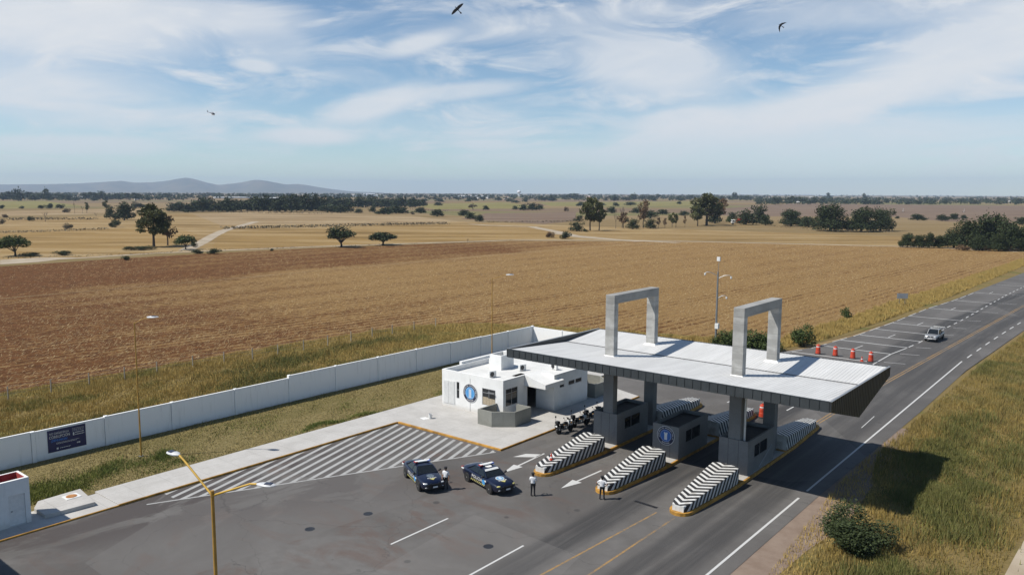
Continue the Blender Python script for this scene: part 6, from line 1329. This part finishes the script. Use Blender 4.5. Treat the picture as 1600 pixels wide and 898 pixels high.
longhouse('greenhouse', 'thin white greenhouse right of the thicket', 705, 765, 307.8, 6, group='white greenhouses on the plain'); longhouse('warehouse', 'white warehouse with higher roof behind the farther greenhouse', 568, 586, 306.0, 14, 'warehouse'); longhouse('greenhouse', 'long white shed line at the foot of the hills', 335, 400, 309.6, 4, group='white greenhouses on the plain'); longhouse('greenhouse', 'white greenhouse strip behind the far belt on the right', 1205, 1275, 305.4, 9, group='white greenhouses on the plain'); longhouse('warehouse', 'low white warehouse among trees behind the far belt', 1275, 1310, 306.2, 9, 'warehouse')
FW = [paint('far_cream_wall', (.6, .56, .5), .8, .05, 1), paint('far_white_wall', (.7, .7, .68), .8, .05, 1), paint('far_brick_wall', (.36, .2, .14), .8, .05, 1)]
rk = random.Random(21)
for i in range(26):
    bx = rk.choice([rk.uniform(1130, 1600), rk.uniform(1130, 1600), rk.uniform(0, 300), rk.uniform(600, 1000)]); by = rk.uniform(308, 313.5) if bx < 1130 else rk.uniform(309, 317.5); x, y = G(bx, by); s = min(mpp(by), 4) * .9
    o = thing('farm_house', 'small pale house among the far trees', 'house', (x, y, 0), rk.uniform(-.5, 1.2), 'small houses far out on the plain'); wl = rk.uniform(4, 8) * s; wd = rk.uniform(3, 5) * s; h = 2.0 * s
    MB().box(-wl / 2, wl / 2, -wd / 2, wd / 2, -.05, h).build('wall', FW[i % 3], o); MB().loft([[(x_, -wd / 2 - .3, h), (x_, 0, h + .7 * s), (x_, wd / 2 + .3, h)] for x_ in (-wl / 2 - .3, wl / 2 + .3)]).build('roof', FW[(i + 1) % 3], o)
x, y = G(811, 306.5); o = thing('water_tower', 'white water tower standing on the horizon', 'water tower', (x, y, 0)); MB().tube([(0, 0, 0), (0, 0, 20)], [5, 4], 10).build('shaft', GHW, o); MB().ball((0, 0, 27), (13, 13, 9)).build('tank', GHW, o, smooth=60)
# orange tanker by the trees
x, y = G(1152, 350.5); tk = thing('tank_truck', 'orange tanker truck with white cab parked beneath the trees', 'tanker truck', (x, y, 0), math.atan2(rgt.y, rgt.x) + PI); 
MB().lathe([(.6, -7.5), (1.5, -7.2), (1.65, -6.5), (1.65, -.4), (1.5, .3), (.6, .6)], 16, (0, 0, 2.7), 'x').build('tank', ORANGE, tk, smooth=40); MB().box(-7, 4.2, -.6, .6, .8, 1.2).build('chassis', CARK, tk)
cb = MB().box(1.6, 4.4, -1.2, 1.2, .9, 3.3).build('cab', WVIN, tk, bevel=.25); MB().box(4.39, 4.43, -1.0, 1.0, 2.1, 3.0).box(2.6, 3.9, -1.23, -1.21, 2.1, 2.9).box(2.6, 3.9, 1.21, 1.23, 2.1, 2.9).build('window', GLASS, cb)
for xx in (3.3, -4.6, -6.0):
    for s in (-1, 1): MB().lathe([(.52, s * .8), (.52, s * 1.15), (.2, s * 1.16)], 14, (xx, 0, .52), 'y').build('wheel', RUBBER, tk)
# irrigation pivot towers on the bare field
for bx, by, l in ((1411, 331, 'pale little pivot tower on the pinkish field, nearer the huge trees'), (1506, 331.5, 'pale little pivot tower on the pinkish field, nearer the picture edge')):
    x, y = G(bx, by); m = mpp(by); o = thing('pivot_tower', l, 'pivot tower', (x, y, 0)); h = 5.5 * m * .9; MB().tube([(-h * .3, 0, 0), (0, 0, h), (h * .3, 0, 0)], .12 * m * .9, 5).tube([(0, 0, h), (h * .1, 0, h * 1.05)], .3, 5).box(-h * .32, h * .32, -.2, .2, h * .18, h * .26).build('frame', GHW, o)
    for s in (-1, 1): MB().lathe([(h * .12, -.2), (h * .12, .2)], 12, (s * h * .3, 0, h * .12), 'y').build('wheel', RUBBER, o)
#PART5
scene.view_settings.view_transform = 'Standard'; scene.view_settings.look = 'None'; scene.view_settings.exposure = 0.12; scene.view_settings.gamma = 1.0
scene.render.engine = 'CYCLES'; scene.cycles.use_denoising = True
scene.cycles.max_bounces = 6; scene.cycles.diffuse_bounces = 2; scene.cycles.volume_bounces = 0; scene.cycles.caustics_reflective = False; scene.cycles.caustics_refractive = False
